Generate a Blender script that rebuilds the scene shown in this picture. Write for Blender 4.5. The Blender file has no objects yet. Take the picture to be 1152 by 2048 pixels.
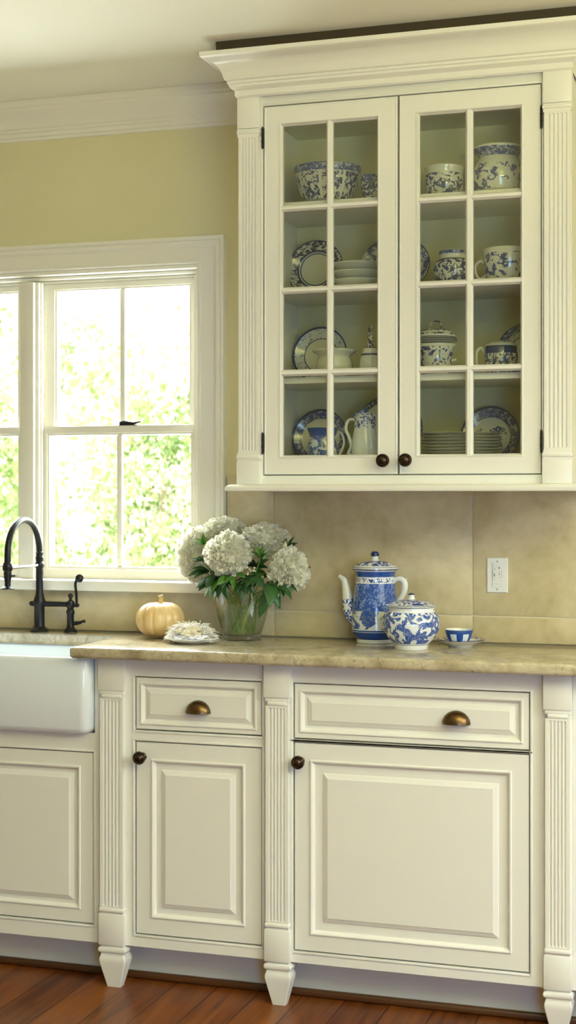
import bpy, bmesh, math, random
from mathutils import Vector, Matrix, Euler
random.seed(7)
PI = math.pi
SC = bpy.context.scene
COL = SC.collection
# ---------------------------------------------------------------- camera model
F = 3000.0; TH = math.atan(F/9276.0); HC = 1.32; HY = 990.0
ST, CT = math.sin(TH), math.cos(TH)
def tt(px, Y): return Y/(CT+(px-576)/F*ST)
def X(px, Y): return tt(px, Y)*(-ST+(px-576)/F*CT)
def Z(px, py, Y): return HC+tt(px, Y)*(HY-py)/F
def at(px, py, Y): return Vector((X(px, Y), Y, Z(px, py, Y)))
YW = 4.09      # wall face
YT = 4.078     # tile face
YU = 3.76      # upper cabinet door plane
YB = 3.69      # base cabinet door plane
CEIL = 2.500
CT_Z = .915    # counter top
# ---------------------------------------------------------------- materials
MATS = {}
def newmat(name):
    m = bpy.data.materials.new(name); m.use_nodes = True
    nt = m.node_tree
    b = nt.nodes['Principled BSDF']
    MATS[name] = m
    return m, nt, b
def simple(name, col, rough=.5, metal=0, bump=0, bscale=60, coat=0, spec=.5, var=0):
    m, nt, b = newmat(name)
    b.inputs['Base Color'].default_value = (*col, 1)
    b.inputs['Roughness'].default_value = rough
    b.inputs['Metallic'].default_value = metal
    b.inputs['Coat Weight'].default_value = coat
    b.inputs['Specular IOR Level'].default_value = spec
    N = nt.nodes.new; L = nt.links.new
    tc = N('ShaderNodeTexCoord')
    if var:
        n = N('ShaderNodeTexNoise'); n.inputs['Scale'].default_value = 6; n.inputs['Detail'].default_value = 4
        L(tc.outputs['Object'], n.inputs['Vector'])
        r = N('ShaderNodeValToRGB')
        r.color_ramp.elements[0].position = .3; r.color_ramp.elements[1].position = .7
        r.color_ramp.elements[0].color = (*[c*(1-var) for c in col], 1)
        r.color_ramp.elements[1].color = (*[min(1, c*(1+var*.4)) for c in col], 1)
        L(n.outputs['Fac'], r.inputs['Fac']); L(r.outputs['Color'], b.inputs['Base Color'])
    if bump:
        n = N('ShaderNodeTexNoise'); n.inputs['Scale'].default_value = bscale; n.inputs['Detail'].default_value = 3
        L(tc.outputs['Object'], n.inputs['Vector'])
        bp = N('ShaderNodeBump'); bp.inputs['Strength'].default_value = bump; bp.inputs['Distance'].default_value = .002
        L(n.outputs['Fac'], bp.inputs['Height']); L(bp.outputs['Normal'], b.inputs['Normal'])
    return m
PAINT = simple('cream_paint', (.79, .78, .735), .33)
INNER = simple('cabinet_inside_paint', (.68, .66, .45), .5)
TRIM = simple('trim_paint', (.80, .775, .69), .35)
CEILM = simple('ceiling_paint', (.80, .785, .69), .8)
WALLM = simple('wall_paint', (.68, .635, .40), .85, bump=.15, bscale=180)
PORC = simple('fireclay', (.78, .84, .90), .1, coat=.5)
BRONZE = simple('dark_bronze', (.055, .035, .022), .25, metal=.85, var=.2)
BRASS = simple('aged_brass', (.15, .092, .042), .34, metal=1, var=.35)
BLACK = simple('black_iron', (.016, .016, .019), .34, metal=.55)
HINGE = simple('hinge_black', (.012, .009, .007), .45, metal=.4)
PLASTIC = simple('white_plastic', (.83, .84, .86), .3)
PLASTICD = simple('outlet_mark', (.05, .045, .04), .5)
SHOE = simple('stained_wood_shoe', (.085, .032, .010), .4, var=.3)
STEM = simple('stem_green', (.16, .30, .05), .5, var=.35)
LEAF = simple('leaf_green', (.028, .095, .025), .38, var=.45)
LEAF2 = simple('leaf_green_light', (.085, .23, .035), .38, var=.35)
PAPER = simple('papery_cream', (.80, .70, .52), .6, var=.25)
FRINGE = simple('white_fringe', (.88, .85, .80), .6)
BARK = simple('bark', (.42, .38, .30), .9, bump=.5, var=.4)
GRASS = simple('grass', (.50, .58, .32), .9, var=.3)

def petal_mat():
    m, nt, b = newmat('petal_white')
    b.inputs['Base Color'].default_value = (.95, .94, .87, 1)
    b.inputs['Roughness'].default_value = .6
    N = nt.nodes.new; L = nt.links.new
    tr = N('ShaderNodeBsdfTranslucent'); tr.inputs['Color'].default_value = (.93, .92, .78, 1)
    mx = N('ShaderNodeMixShader'); mx.inputs[0].default_value = .5
    L(b.outputs[0], mx.inputs[1]); L(tr.outputs[0], mx.inputs[2])
    L(mx.outputs[0], nt.nodes['Material Output'].inputs[0])
    return m
PETAL = petal_mat()
def outleaf(name, c):
    m, nt, b = newmat(name)
    b.inputs['Base Color'].default_value = (*c, 1); b.inputs['Roughness'].default_value = .5
    N = nt.nodes.new; L = nt.links.new
    tr = N('ShaderNodeBsdfTranslucent'); tr.inputs['Color'].default_value = (*c, 1)
    mx = N('ShaderNodeMixShader'); mx.inputs[0].default_value = .45
    L(b.outputs[0], mx.inputs[1]); L(tr.outputs[0], mx.inputs[2])
    L(mx.outputs[0], nt.nodes['Material Output'].inputs[0])
    return m
OL1 = outleaf('tree_leaf', (.36, .50, .21)); OL2 = outleaf('tree_leaf_pale', (.60, .69, .42)); OL3 = outleaf('tree_leaf_cream', (.9, .86, .76))  # leaf tones mixed at random, the last nearly white
OL4 = outleaf('tree_leaf_dark', (.20, .31, .12)); OL5 = outleaf('tree_leaf_ochre', (.62, .42, .2))  # darkest green and an ochre, given to clusters at random

def glassmat(name, tint, refl=1.0):
    m, nt, b = newmat(name)
    nt.nodes.remove(b)
    N = nt.nodes.new; L = nt.links.new
    t = N('ShaderNodeBsdfTransparent'); t.inputs['Color'].default_value = (*tint, 1)
    g = N('ShaderNodeBsdfGlossy'); g.inputs['Roughness'].default_value = .01
    lw = N('ShaderNodeLayerWeight'); lw.inputs[0].default_value = .5
    pw = N('ShaderNodeMath'); pw.operation = 'POWER'; pw.inputs[1].default_value = 4.5; L(lw.outputs['Facing'], pw.inputs[0])
    mu = N('ShaderNodeMath'); mu.operation = 'MULTIPLY_ADD'; mu.inputs[1].default_value = .9*refl; mu.inputs[2].default_value = .045*refl
    mx = N('ShaderNodeMixShader')
    L(pw.outputs[0], mu.inputs[0]); L(mu.outputs[0], mx.inputs[0])
    L(t.outputs[0], mx.inputs[1]); L(g.outputs[0], mx.inputs[2])
    L(mx.outputs[0], nt.nodes['Material Output'].inputs[0])
    return m
GLASS = glassmat('cabinet_glass', (.96, .97, .93), 1.0)
WGLASS = glassmat('window_glass', (.97, .98, .97), .6)
VGLASS = glassmat('vase_glass', (.96, .98, .975), 1.5)
WATER = glassmat('water', (.88, .93, .86), .8)

def stone(name, c1, c2, c3, scale, rough, vein=.0, bump=.1, spots=0):
    m, nt, b = newmat(name)
    N = nt.nodes.new; L = nt.links.new
    tc = N('ShaderNodeTexCoord')
    n1 = N('ShaderNodeTexNoise'); n1.inputs['Scale'].default_value = scale; n1.inputs['Detail'].default_value = 8; n1.inputs['Roughness'].default_value = .62
    n1.inputs['Distortion'].default_value = .6
    n2 = N('ShaderNodeTexNoise'); n2.inputs['Scale'].default_value = scale*5; n2.inputs['Detail'].default_value = 6
    for n in (n1, n2): L(tc.outputs['Object'], n.inputs['Vector'])
    r = N('ShaderNodeValToRGB'); e = r.color_ramp.elements
    e[0].position = .32; e[0].color = (*c1, 1); e[1].position = .68; e[1].color = (*c3, 1)
    k = r.color_ramp.elements.new(.5); k.color = (*c2, 1)
    ad = N('ShaderNodeMath'); ad.operation = 'MULTIPLY_ADD'; ad.inputs[1].default_value = .35; 
    sb = N('ShaderNodeMath'); sb.operation = 'SUBTRACT'; sb.inputs[1].default_value = .175
    L(n2.outputs['Fac'], ad.inputs[0]); L(n1.outputs['Fac'], ad.inputs[2]); L(ad.outputs[0], sb.inputs[0]); L(sb.outputs[0], r.inputs['Fac'])
    out = r.outputs['Color']
    if vein:
        n3 = N('ShaderNodeTexNoise'); n3.inputs['Scale'].default_value = scale*1.6; n3.inputs['Detail'].default_value = 5; n3.inputs['Distortion'].default_value = 1.5
        L(tc.outputs['Object'], n3.inputs['Vector'])
        rr = N('ShaderNodeValToRGB'); q = rr.color_ramp.elements
        q[0].position = .485; q[0].color = (0, 0, 0, 1); q[1].position = .515; q[1].color = (0, 0, 0, 1)
        w = rr.color_ramp.elements.new(.5); w.color = (vein, vein, vein, 1)
        L(n3.outputs['Fac'], rr.inputs['Fac'])
        mx = N('ShaderNodeMix'); mx.data_type = 'RGBA'
        L(rr.outputs['Color'], mx.inputs[0]); L(out, mx.inputs[6]); mx.inputs[7].default_value = (c1[0]*.45, c1[1]*.38, c1[2]*.28, 1)
        out = mx.outputs[2]
    L(out, b.inputs['Base Color'])
    b.inputs['Roughness'].default_value = rough
    bp = N('ShaderNodeBump'); bp.inputs['Strength'].default_value = bump; bp.inputs['Distance'].default_value = .002
    L(n2.outputs['Fac'], bp.inputs['Height']); L(bp.outputs['Normal'], b.inputs['Normal'])
    return m
TILE = stone('travertine_tile', (.45, .375, .225), (.575, .49, .32), (.67, .585, .41), 5, .42, bump=.12)
SLAB = stone('travertine_slab', (.45, .375, .225), (.575, .49, .32), (.67, .585, .41), 5, .45, bump=.1)
GROUT = simple('grout', (.66, .60, .45), .8)
COUNTER = stone('polished_limestone', (.31, .255, .17), (.44, .38, .275), (.54, .485, .37), 11, .13, vein=.6, bump=.03)

def floor_mat():
    m, nt, b = newmat('wood_floor')
    N = nt.nodes.new; L = nt.links.new
    tc = N('ShaderNodeTexCoord'); mp = N('ShaderNodeMapping'); L(tc.outputs['Object'], mp.inputs['Vector'])
    mp.inputs['Rotation'].default_value = (0, 0, PI/2)
    br = N('ShaderNodeTexBrick'); br.offset = .37; br.inputs['Scale'].default_value = 1
    br.inputs['Brick Width'].default_value = 1.6; br.inputs['Row Height'].default_value = .118
    br.inputs['Mortar Size'].default_value = .0016; br.inputs['Mortar Smooth'].default_value = .3
    br.inputs['Color1'].default_value = (.0, .0, .0, 1); br.inputs['Color2'].default_value = (1, 1, 1, 1); br.inputs['Mortar'].default_value = (0, 0, 0, 1)
    L(mp.outputs[0], br.inputs['Vector'])
    m2 = N('ShaderNodeMapping'); m2.inputs['Scale'].default_value = (22, 1.6, 22); L(tc.outputs['Object'], m2.inputs['Vector'])
    n = N('ShaderNodeTexNoise'); n.inputs['Scale'].default_value = 2.2; n.inputs['Detail'].default_value = 6; n.inputs['Distortion'].default_value = .5
    L(m2.outputs[0], n.inputs['Vector'])
    r = N('ShaderNodeValToRGB'); e = r.color_ramp.elements
    e[0].position = .25; e[0].color = (.066, .016, .003, 1); e[1].position = .75; e[1].color = (.225, .068, .012, 1)
    ad = N('ShaderNodeMath'); ad.operation = 'MULTIPLY_ADD'; ad.inputs[1].default_value = .28
    sb = N('ShaderNodeMath'); sb.operation = 'SUBTRACT'; sb.inputs[1].default_value = .12
    L(br.outputs['Color'], ad.inputs[0]); L(n.outputs['Fac'], ad.inputs[2]); L(ad.outputs[0], sb.inputs[0]); L(sb.outputs[0], r.inputs['Fac'])
    # knots
    v = N('ShaderNodeTexVoronoi'); v.inputs['Scale'].default_value = 3.6
    m3 = N('ShaderNodeMapping'); m3.inputs['Scale'].default_value = (1.3, .8, 1); L(tc.outputs['Object'], m3.inputs['Vector']); L(m3.outputs[0], v.inputs['Vector'])
    kr = N('ShaderNodeValToRGB'); q = kr.color_ramp.elements
    q[0].position = .02; q[0].color = (.85, .85, .85, 1); q[1].position = .075; q[1].color = (0, 0, 0, 1)
    L(v.outputs['Distance'], kr.inputs['Fac'])
    mx = N('ShaderNodeMix'); mx.data_type = 'RGBA'; L(kr.outputs['Color'], mx.inputs[0]); L(r.outputs['Color'], mx.inputs[6]); mx.inputs[7].default_value = (.03, .008, .003, 1)
    mx2 = N('ShaderNodeMix'); mx2.data_type = 'RGBA'; L(br.outputs['Fac'], mx2.inputs[0]); L(mx.outputs[2], mx2.inputs[6]); mx2.inputs[7].default_value = (.018, .006, .003, 1)
    L(mx2.outputs[2], b.inputs['Base Color'])
    b.inputs['Roughness'].default_value = .32; b.inputs['Specular IOR Level'].default_value = .35
    bp = N('ShaderNodeBump'); bp.inputs['Strength'].default_value = .5; bp.inputs['Distance'].default_value = .002; bp.invert = True
    L(br.outputs['Fac'], bp.inputs['Height']); L(bp.outputs['Normal'], b.inputs['Normal'])
    return m
FLOOR = floor_mat()

def ceramic(name, blue, white, th=.5, scale=60, soft=.02, dist=1.2, speck=0, seed=0, detail=3):
    """white glaze with a blue printed pattern (noise blobs + fine scrolls)"""
    m, nt, b = newmat(name)
    N = nt.nodes.new; L = nt.links.new
    tc = N('ShaderNodeTexCoord'); mp = N('ShaderNodeMapping'); mp.inputs['Location'].default_value = (seed, seed*.7, seed*.3)
    L(tc.outputs['Object'], mp.inputs['Vector'])
    n = N('ShaderNodeTexNoise'); n.inputs['Scale'].default_value = scale; n.inputs['Detail'].default_value = detail; n.inputs['Distortion'].default_value = dist
    L(mp.outputs[0], n.inputs['Vector'])
    r = N('ShaderNodeValToRGB'); e = r.color_ramp.elements
    e[0].position = max(0, th-soft); e[0].color = (*white, 1); e[1].position = min(1, th+soft); e[1].color = (*blue, 1)
    L(n.outputs['Fac'], r.inputs['Fac'])
    out = r.outputs['Color']
    if speck:
        n2 = N('ShaderNodeTexNoise'); n2.inputs['Scale'].default_value = scale*3.2; n2.inputs['Detail'].default_value = 2; n2.inputs['Distortion'].default_value = 2.5
        L(mp.outputs[0], n2.inputs['Vector'])
        r2 = N('ShaderNodeValToRGB'); q = r2.color_ramp.elements
        q[0].position = .5; q[0].color = (0, 0, 0, 1); q[1].position = .56; q[1].color = (speck, speck, speck, 1)
        L(n2.outputs['Fac'], r2.inputs['Fac'])
        mx = N('ShaderNodeMix'); mx.data_type = 'RGBA'
        L(r2.outputs['Color'], mx.inputs[0]); L(out, mx.inputs[6])
        mid = tuple((white[i]*.55+blue[i]*.45) for i in range(3))
        mx.inputs[7].default_value = (*mid, 1)
        out = mx.outputs[2]
    L(out, b.inputs['Base Color'])
    b.inputs['Roughness'].default_value = .12; b.inputs['Coat Weight'].default_value = .4
    return m
BL = (.018, .075, .36); BD = (.016, .035, .15); WH = (.80, .82, .84); WC = (.72, .71, .62)
CW = simple('white_glaze', WH, .12, coat=.4)
CC = simple('cream_glaze', WC, .12, coat=.4)
CB = simple('blue_glaze', BL, .12, coat=.4)
CDK = simple('navy_glaze', BD, .15, coat=.4)
CNV = simple('deep_blue_line', (.01, .02, .10), .15, coat=.4)
P_POT = ceramic('pot_blue_ground', (.20, .32, .68), (.016, .062, .33), .57, 70, .07, 2.2, speck=.42, seed=1)
P_MOT = ceramic('pot_white_motifs', BL, (.72, .75, .80), .47, 24, .012, .8, speck=.28, seed=4.3, detail=5)
P_BAND = ceramic('pot_scroll_band', BL, WH, .53, 95, .02, 1.5, seed=2)
P_JAR = ceramic('jar_white_blossoms', BL, (.78, .81, .85), .475, 34, .015, 1.6, speck=.38, seed=7.1, detail=4)
P_LID = ceramic('lid_scrolls', BL, WH, .48, 70, .02, 1.6, seed=3)
P_FL = ceramic('dark_floral', BD, WC, .49, 85, .02, 1.0, speck=.3, seed=5)
P_FL2 = ceramic('floral_sprays', (.03, .05, .24), WC, .535, 50, .015, 1.2, speck=.25, seed=9, detail=8)
P_RIM = ceramic('border_blue', (.025, .05, .24), (.50, .53, .62), .44, 90, .05, 1.2, speck=.4, seed=6)
P_RIM2 = ceramic('border_pale', (.22, .27, .38), (.66, .68, .66), .58, 110, .03, 1.3, seed=8)
P_RIM3 = ceramic('border_leafy', (.015, .022, .07), WC, .49, 100, .02, 1.2, speck=.2, seed=12)
P_SC = ceramic('scene_print', (.035, .05, .20), WC, .53, 75, .015, .8, seed=14, detail=9)

# ---------------------------------------------------------------- mesh builder
class MB:
    def __init__(s): s.bm = bmesh.new(); s.mi = 0
    def box(s, x0, x1, y0, y1, z0, z1, bev=0, seg=2):
        bm = s.bm
        if x0 > x1: x0, x1 = x1, x0
        v = [bm.verts.new((x, y, z)) for x in (x0, x1) for y in (y0, y1) for z in (z0, z1)]
        q = [(0, 1, 3, 2), (4, 6, 7, 5), (0, 4, 5, 1), (2, 3, 7, 6), (0, 2, 6, 4), (1, 5, 7, 3)]
        fs = [bm.faces.new([v[i] for i in f]) for f in q]
        for f in fs: f.material_index = s.mi
        if bev:
            es = list({e for f in fs for e in f.edges})
            bmesh.ops.bevel(bm, geom=es, offset=bev, segments=seg, profile=.5, affect='EDGES', material=-1)
        return s
    def grid(s, rows, cu=False, cv=False, mf=None, cap0=False, cap1=False):
        """rows of points -> quads. cu closes along a row, cv closes across rows; mf(i,j)->material"""
        bm = s.bm
        V = [[bm.verts.new(p) for p in r] for r in rows]
        n = len(V); m = len(V[0])
        for i in range(n if cv else n-1):
            a = V[i]; b = V[(i+1) % n]
            for j in range(m if cu else m-1):
                k = (j+1) % m
                try: f = bm.faces.new((a[j], a[k], b[k], b[j]))
                except ValueError: continue
                f.material_index = mf(i, j) if mf else s.mi
        if cap0: bm.faces.new(V[0]).material_index = (mf(0, 0) if mf else s.mi)
        if cap1: bm.faces.new(V[-1][::-1]).material_index = (mf(n-2, 0) if mf else s.mi)
        return s
    def poly(s, pts):
        s.bm.faces.new([s.bm.verts.new(p) for p in pts]).material_index = s.mi; return s
    def prism(s, pts, z0, z1, bev=0, seg=3):
        bm = s.bm
        a = [bm.verts.new((x, y, z0)) for x, y in pts]; b = [bm.verts.new((x, y, z1)) for x, y in pts]
        fs = [bm.faces.new(a[::-1]), bm.faces.new(b)]
        for i in range(len(pts)):
            k = (i+1) % len(pts); fs.append(bm.faces.new((a[i], a[k], b[k], b[i])))
        if bev:
            es = list({e for f in fs for e in f.edges})
            bmesh.ops.bevel(bm, geom=es, offset=bev, segments=seg, profile=.5, affect='EDGES', material=-1)
        return s
    def rings(s, x0, x1, z0, z1, y, rs, cap=True, back=None):
        """picture-frame loft in XZ facing -Y. rs: (inset, proud)"""
        rows = []
        if back is not None: rows.append([(x0, y+back, z0), (x1, y+back, z0), (x1, y+back, z1), (x0, y+back, z1)])
        for i, d in rs:
            rows.append([(x0+i, y-d, z0+i), (x1-i, y-d, z0+i), (x1-i, y-d, z1-i), (x0+i, y-d, z1-i)])
        s.grid(rows, cu=True)
        if cap: s.poly(rows[-1])
        if back is not None and cap: s.poly(rows[0][::-1])
        return s
    def lathe(s, prof, n=40, c=(0, 0, 0), mf=None, sx=1, sy=1):
        """prof: (r, z, mat)"""
        rows = []
        for p in prof:
            r = max(p[0], 1e-4)
            rows.append([(c[0]+r*sx*math.cos(2*PI*j/n), c[1]+r*sy*math.sin(2*PI*j/n), c[2]+p[1]) for j in range(n)])
        s.grid(rows, cu=True, mf=(lambda i, j: mf(i, j) if mf else (prof[i][2] if len(prof[i]) > 2 else s.mi)), cap0=True, cap1=True)
        return s
    def tube(s, pts, rad, n=10, cap=True):
        pts = [Vector(p) for p in pts]
        if not isinstance(rad, (list, tuple)): rad = [rad]*len(pts)
        rows = []; up = None
        for i, p in enumerate(pts):
            d = (pts[min(i+1, len(pts)-1)]-pts[max(i-1, 0)]).normalized()
            if up is None:
                up = Vector((0, 0, 1)) if abs(d.z) < .9 else Vector((1, 0, 0))
            a = (up-d*up.dot(d)).normalized(); b = d.cross(a); up = a
            rows.append([p+(a*math.cos(2*PI*j/n)+b*math.sin(2*PI*j/n))*rad[i] for j in range(n)])
        s.grid(rows, cu=True, cap0=cap, cap1=cap)
        return s
    def ball(s, c, r, n=16, sx=1, sy=1, sz=1):
        prof = [(r*math.sin(PI*i/n), -r*sz*math.cos(PI*i/n)) for i in range(n+1)]
        return s.lathe([(a, b, s.mi) for a, b in prof], n=n+4, c=c, sx=sx, sy=sy)
    def merge(s, d=1e-5): bmesh.ops.remove_doubles(s.bm, verts=s.bm.verts, dist=d); return s
    def xf(s, M): bmesh.ops.transform(s.bm, matrix=M, verts=s.bm.verts); return s
    def build(s, name, mats, parent=None, ang=35, loc=None, rot=None, recalc=True):
        if recalc: bmesh.ops.recalc_face_normals(s.bm, faces=s.bm.faces)
        me = bpy.data.meshes.new(name); s.bm.to_mesh(me); s.bm.free()
        for m in (mats if isinstance(mats, (list, tuple)) else [mats]): me.materials.append(m)
        for p in me.polygons: p.use_smooth = True
        if ang is not None: me.set_sharp_from_angle(angle=math.radians(ang))
        o = bpy.data.objects.new(name, me); COL.objects.link(o)
        if parent: o.parent = parent
        if loc is not None: o.location = loc
        if rot is not None: o.rotation_euler = rot
        return o
def smooth(pts, k=6):
    """catmull-rom"""
    P = [Vector(p) for p in pts]; P = [P[0]*2-P[1]]+P+[P[-1]*2-P[-2]]; out = []
    for i in range(1, len(P)-2):
        for j in range(k):
            t = j/k; a, b, c, d = P[i-1:i+3]
            out.append(.5*((2*b)+(c-a)*t+(2*a-5*b+4*c-d)*t*t+(3*b-a-3*c+d)*t*t*t))
    out.append(P[-2]); return out
def lerp_list(vals, n):
    out = []
    for i in range(n):
        f = i/(n-1)*(len(vals)-1); k = min(int(f), len(vals)-2); out.append(vals[k]+(vals[k+1]-vals[k])*(f-k))
    return out
def tag(o, label, cat, group=None):
    o['label'] = label; o['category'] = cat
    if group: o['group'] = group
    return o
def thing(name, loc, label, cat, group=None, rot=None):
    o = bpy.data.objects.new(name, None); o.empty_display_size = .02; COL.objects.link(o); o.location = loc
    if rot: o.rotation_euler = rot
    return tag(o, label, cat, group)
def struct(o): o['kind'] = 'structure'; return o
def copy_tree(o, parent=None):
    c = o.copy(); COL.objects.link(c); c.parent = parent
    for ch in list(o.children): copy_tree(ch, c)
    return c

# ---------------------------------------------------------------- room shell
RX0, RX1, RY0 = -4.2, 1.15, -2.6
struct(MB().box(RX0-.1, RX1+.1, RY0-.1, YW+.12, -.06, 0).build('floor', FLOOR))
struct(MB().box(RX0-.1, RX1+.1, RY0-.1, YW+.12, CEIL, CEIL+.08).build('ceiling', CEILM))
# window opening in the back wall
WX1 = X(399, YW); MX1 = X(68, YW); MX0 = X(42, YW)
WX0 = MX0-(WX1-MX1)                    # left end of the twin opening
WZ1 = Z(398, 527, YW); WZ0 = 1.05
m = MB()
m.box(RX0-.1, WX0, YW, YW+.12, 0, CEIL); m.box(WX1, RX1+.1, YW, YW+.12, 0, CEIL)
m.box(WX0, WX1, YW, YW+.12, 0, WZ0-.02); m.box(WX0, WX1, YW, YW+.12, WZ1, CEIL)
struct(m.build('wall_back', WALLM))
struct(MB().box(RX0-.1, RX0, RY0, YW, 0, CEIL).build('wall_left', WALLM))
struct(MB().box(RX0-.1, RX1+.1, RY0-.1, RY0, 0, CEIL).build('wall_front', WALLM))
RWY0, RWY1, RWZ0, RWZ1 = 1.35, 3.15, .85, 2.12
m = MB()
m.box(RX1, RX1+.1, RY0, RWY0, 0, CEIL); m.box(RX1, RX1+.1, RWY1, YW, 0, CEIL)
m.box(RX1, RX1+.1, RWY0, RWY1, 0, RWZ0); m.box(RX1, RX1+.1, RWY0, RWY1, RWZ1, CEIL)
struct(m.build('wall_right', WALLM))
# wall crown moulding
def crown_profile(xa, xb, name):
    pr = [(.0, 2.392), (.006, 2.394), (.006, 2.402), (.012, 2.404), (.012, 2.414), (.018, 2.418), (.018, 2.424), (.024, 2.428), (.028, 2.440), (.036, 2.453), (.046, 2.463), (.058, 2.470), (.060, 2.472), (.060, 2.478), (.068, 2.482), (.070, 2.490), (.070, 2.4995)]
    rows = [[(xa, YW-d, z), (xb, YW-d, z)] for d, z in pr]
    rows += [[(xa, YW, 2.4995), (xb, YW, 2.4995)]]
    m = MB().grid(rows, cv=True)
    return struct(m.build(name, TRIM, ang=25))
crown_profile(RX0, -1.36, 'trim_1'); crown_profile(-.46, RX1, 'trim_2')
# window casing
cx1 = X(449, 4.07); czt = Z(447, 470, 4.07)
def casing_rings(inner_r, inner_t, outer_r, outer_t):
    pass
cw = cx1-WX1; CXL = WX0-cw
yF = YW-.018
m = MB()
def u_strip(prof, bottom):
    """casing profile (inset from the opening, proud) swept up-across-down"""
    rows = []
    for w, d in prof:
        wt = w*(czt-WZ1)/cw
        rows.append([(WX0-w, YW-d, bottom), (WX0-w, YW-d, WZ1+wt), (WX1+w, YW-d, WZ1+wt), (WX1+w, YW-d, bottom)])
    return rows
pr = [(0, 0), (0, .016), (.004, .018), (.008, .018), (.010, .014), (.014, .014), (.052, .016), (.056, .020), (.060, .026), (.068, .027), (.072, .024), (.076, .029), (cw, .029), (cw, 0)]
m.grid(u_strip(pr, 1.062), cv=True)
struct(m.build('trim_3', TRIM, ang=25))
# window stool (sill)
struct(MB().box(CXL-.015, cx1+.012, 4.035, YW+.09, 1.036, 1.0665, .004).build('trim_4', TRIM))
# head / side jamb boards (lining of the opening)
m = MB()
m.box(WX0, WX1, YW-.002, YW+.115, WZ1-.012, WZ1-.0005); m.box(WX0, WX0+.012, YW, YW+.115, 1.067, WZ1-.0145); m.box(WX1-.012, WX1-.0005, YW+.001, YW+.115, 1.067, WZ1-.0145)
m.box(WX0, WX1, YW+.030, YW+.115, WZ1-.022, WZ1-.0125, .002)
m.box(WX0, WX1, YW+.052, YW+.115, WZ1-.030, WZ1-.0225, .002)
struct(m.build('trim_5', TRIM))
struct(MB().box(MX0, MX1, YW-.004, YW+.115, 1.067, WZ1-.031, .002).build('trim_6', TRIM))

def window(name, xa, xb, mirror):
    """double-hung sash pair filling xa..xb; built as one structure with parts"""
    root = bpy.data.objects.new(name, None); COL.objects.link(root); struct(root)
    root.location = ((xa+xb)/2, YW+.04, 1.067)
    def P(mb, nm, mat, par=None, k=root.location.copy()):
        mb.xf(Matrix.Translation(-k)); o = mb.build(nm, mat, par or root); return o
    zt = WZ1-.031
    m = MB()                                # stops on the jambs
    for a, sgn in ((xa, 1), (xb, -1)):
        m.box(a, a+sgn*.010, YW+.012, YW+.024, 1.067, zt, .001); m.box(a, a+sgn*.014, YW+.024, YW+.034, 1.067, zt, .001)
        m.box(a, a+sgn*.016, YW+.058, YW+.11, 1.067, zt, .001)
    P(m, 'window_stop', TRIM)
    def sash(y0, y1, z0, z1, st, rt, rb, wid, nm):
        x0 = xa+wid; x1 = xb-wid
        m = MB()
        rs = [(0, 0), (st-.008, 0), (st-.006, -.004), (st-.001, -.005), (st, -.010), (st, -(y1-y0))]
        # frame as rings with individual top/bottom rail heights
        rows = [[(x0, y1, z0), (x1, y1, z0), (x1, y1, z1), (x0, y1, z1)]]
        for i, d in rs:
            f = i/st
            rows.append([(x0+i, y0-d, z0+rb*f), (x1-i, y0-d, z0+rb*f), (x1-i, y0-d, z1-rt*f), (x0+i, y0-d, z1-rt*f)])
        m.grid(rows, cu=True, cv=True)
        s = P(m, nm, TRIM)
        xm = (x0+x1)/2
        P(MB().box(xm-.0085, xm+.0085, y0+.006, y1-.004, z0+rb, z1-rt, .003), 'muntin', TRIM, s)
        P(MB().box(x0+st, x1-st, (y0+y1)/2+.001, (y0+y1)/2+.004, z0+rb, z1-rt), 'glass_pane', WGLASS, s)
        return s
    zmeet = Z(240, 862, YW+.04)
    sash(YW+.060, YW+.085, zmeet-.012, zt, .030, .023, .03, .016, 'upper_sash')
    sash(YW+.036, YW+.060, 1.0675, zmeet+.016, .028, .028, .038, .004, 'lower_sash')
    return root
w1 = window('window_1', MX1, WX1-.012, False)
w2 = window('window_2', WX0+.012, MX0, True)
# sash lock
def sash_lock(root, xc):
    m = MB(); zb = Z(260, 852, YW+.045)+.0005
    m.box(xc-.030, xc+.030, YW+.040, YW+.058, zb, zb+.004, .0015)
    m.ball((xc-.022, YW+.048, zb+.009), .010, 12, sz=.75)
    m.tube([(xc-.022, YW+.048, zb+.010), (xc, YW+.040, zb+.009), (xc+.022, YW+.036, zb+.007), (xc+.036, YW+.034, zb+.010), (xc+.046, YW+.034, zb+.012)], [.007, .0055, .0045, .003, .002], 8)
    m.xf(Matrix.Translation(-root.location)); m.build('sash_lock', BLACK, root)
sash_lock(w1, X(258, YW+.05)); sash_lock(w2, (WX0+MX0)/2)
# right wall window frame (outside of the picture, the daylight comes through it)
m = MB()
for y in (RWY0, (RWY0+RWY1)/2-.02, RWY1-.04): m.box(RX1+.02, RX1+.06, y, y+.04, RWZ0, RWZ1)
m.box(RX1+.02, RX1+.06, RWY0, RWY1, RWZ0, RWZ0+.04); m.box(RX1+.02, RX1+.06, RWY0, RWY1, RWZ1-.04, RWZ1)
struct(m.build('window_3', TRIM))

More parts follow.
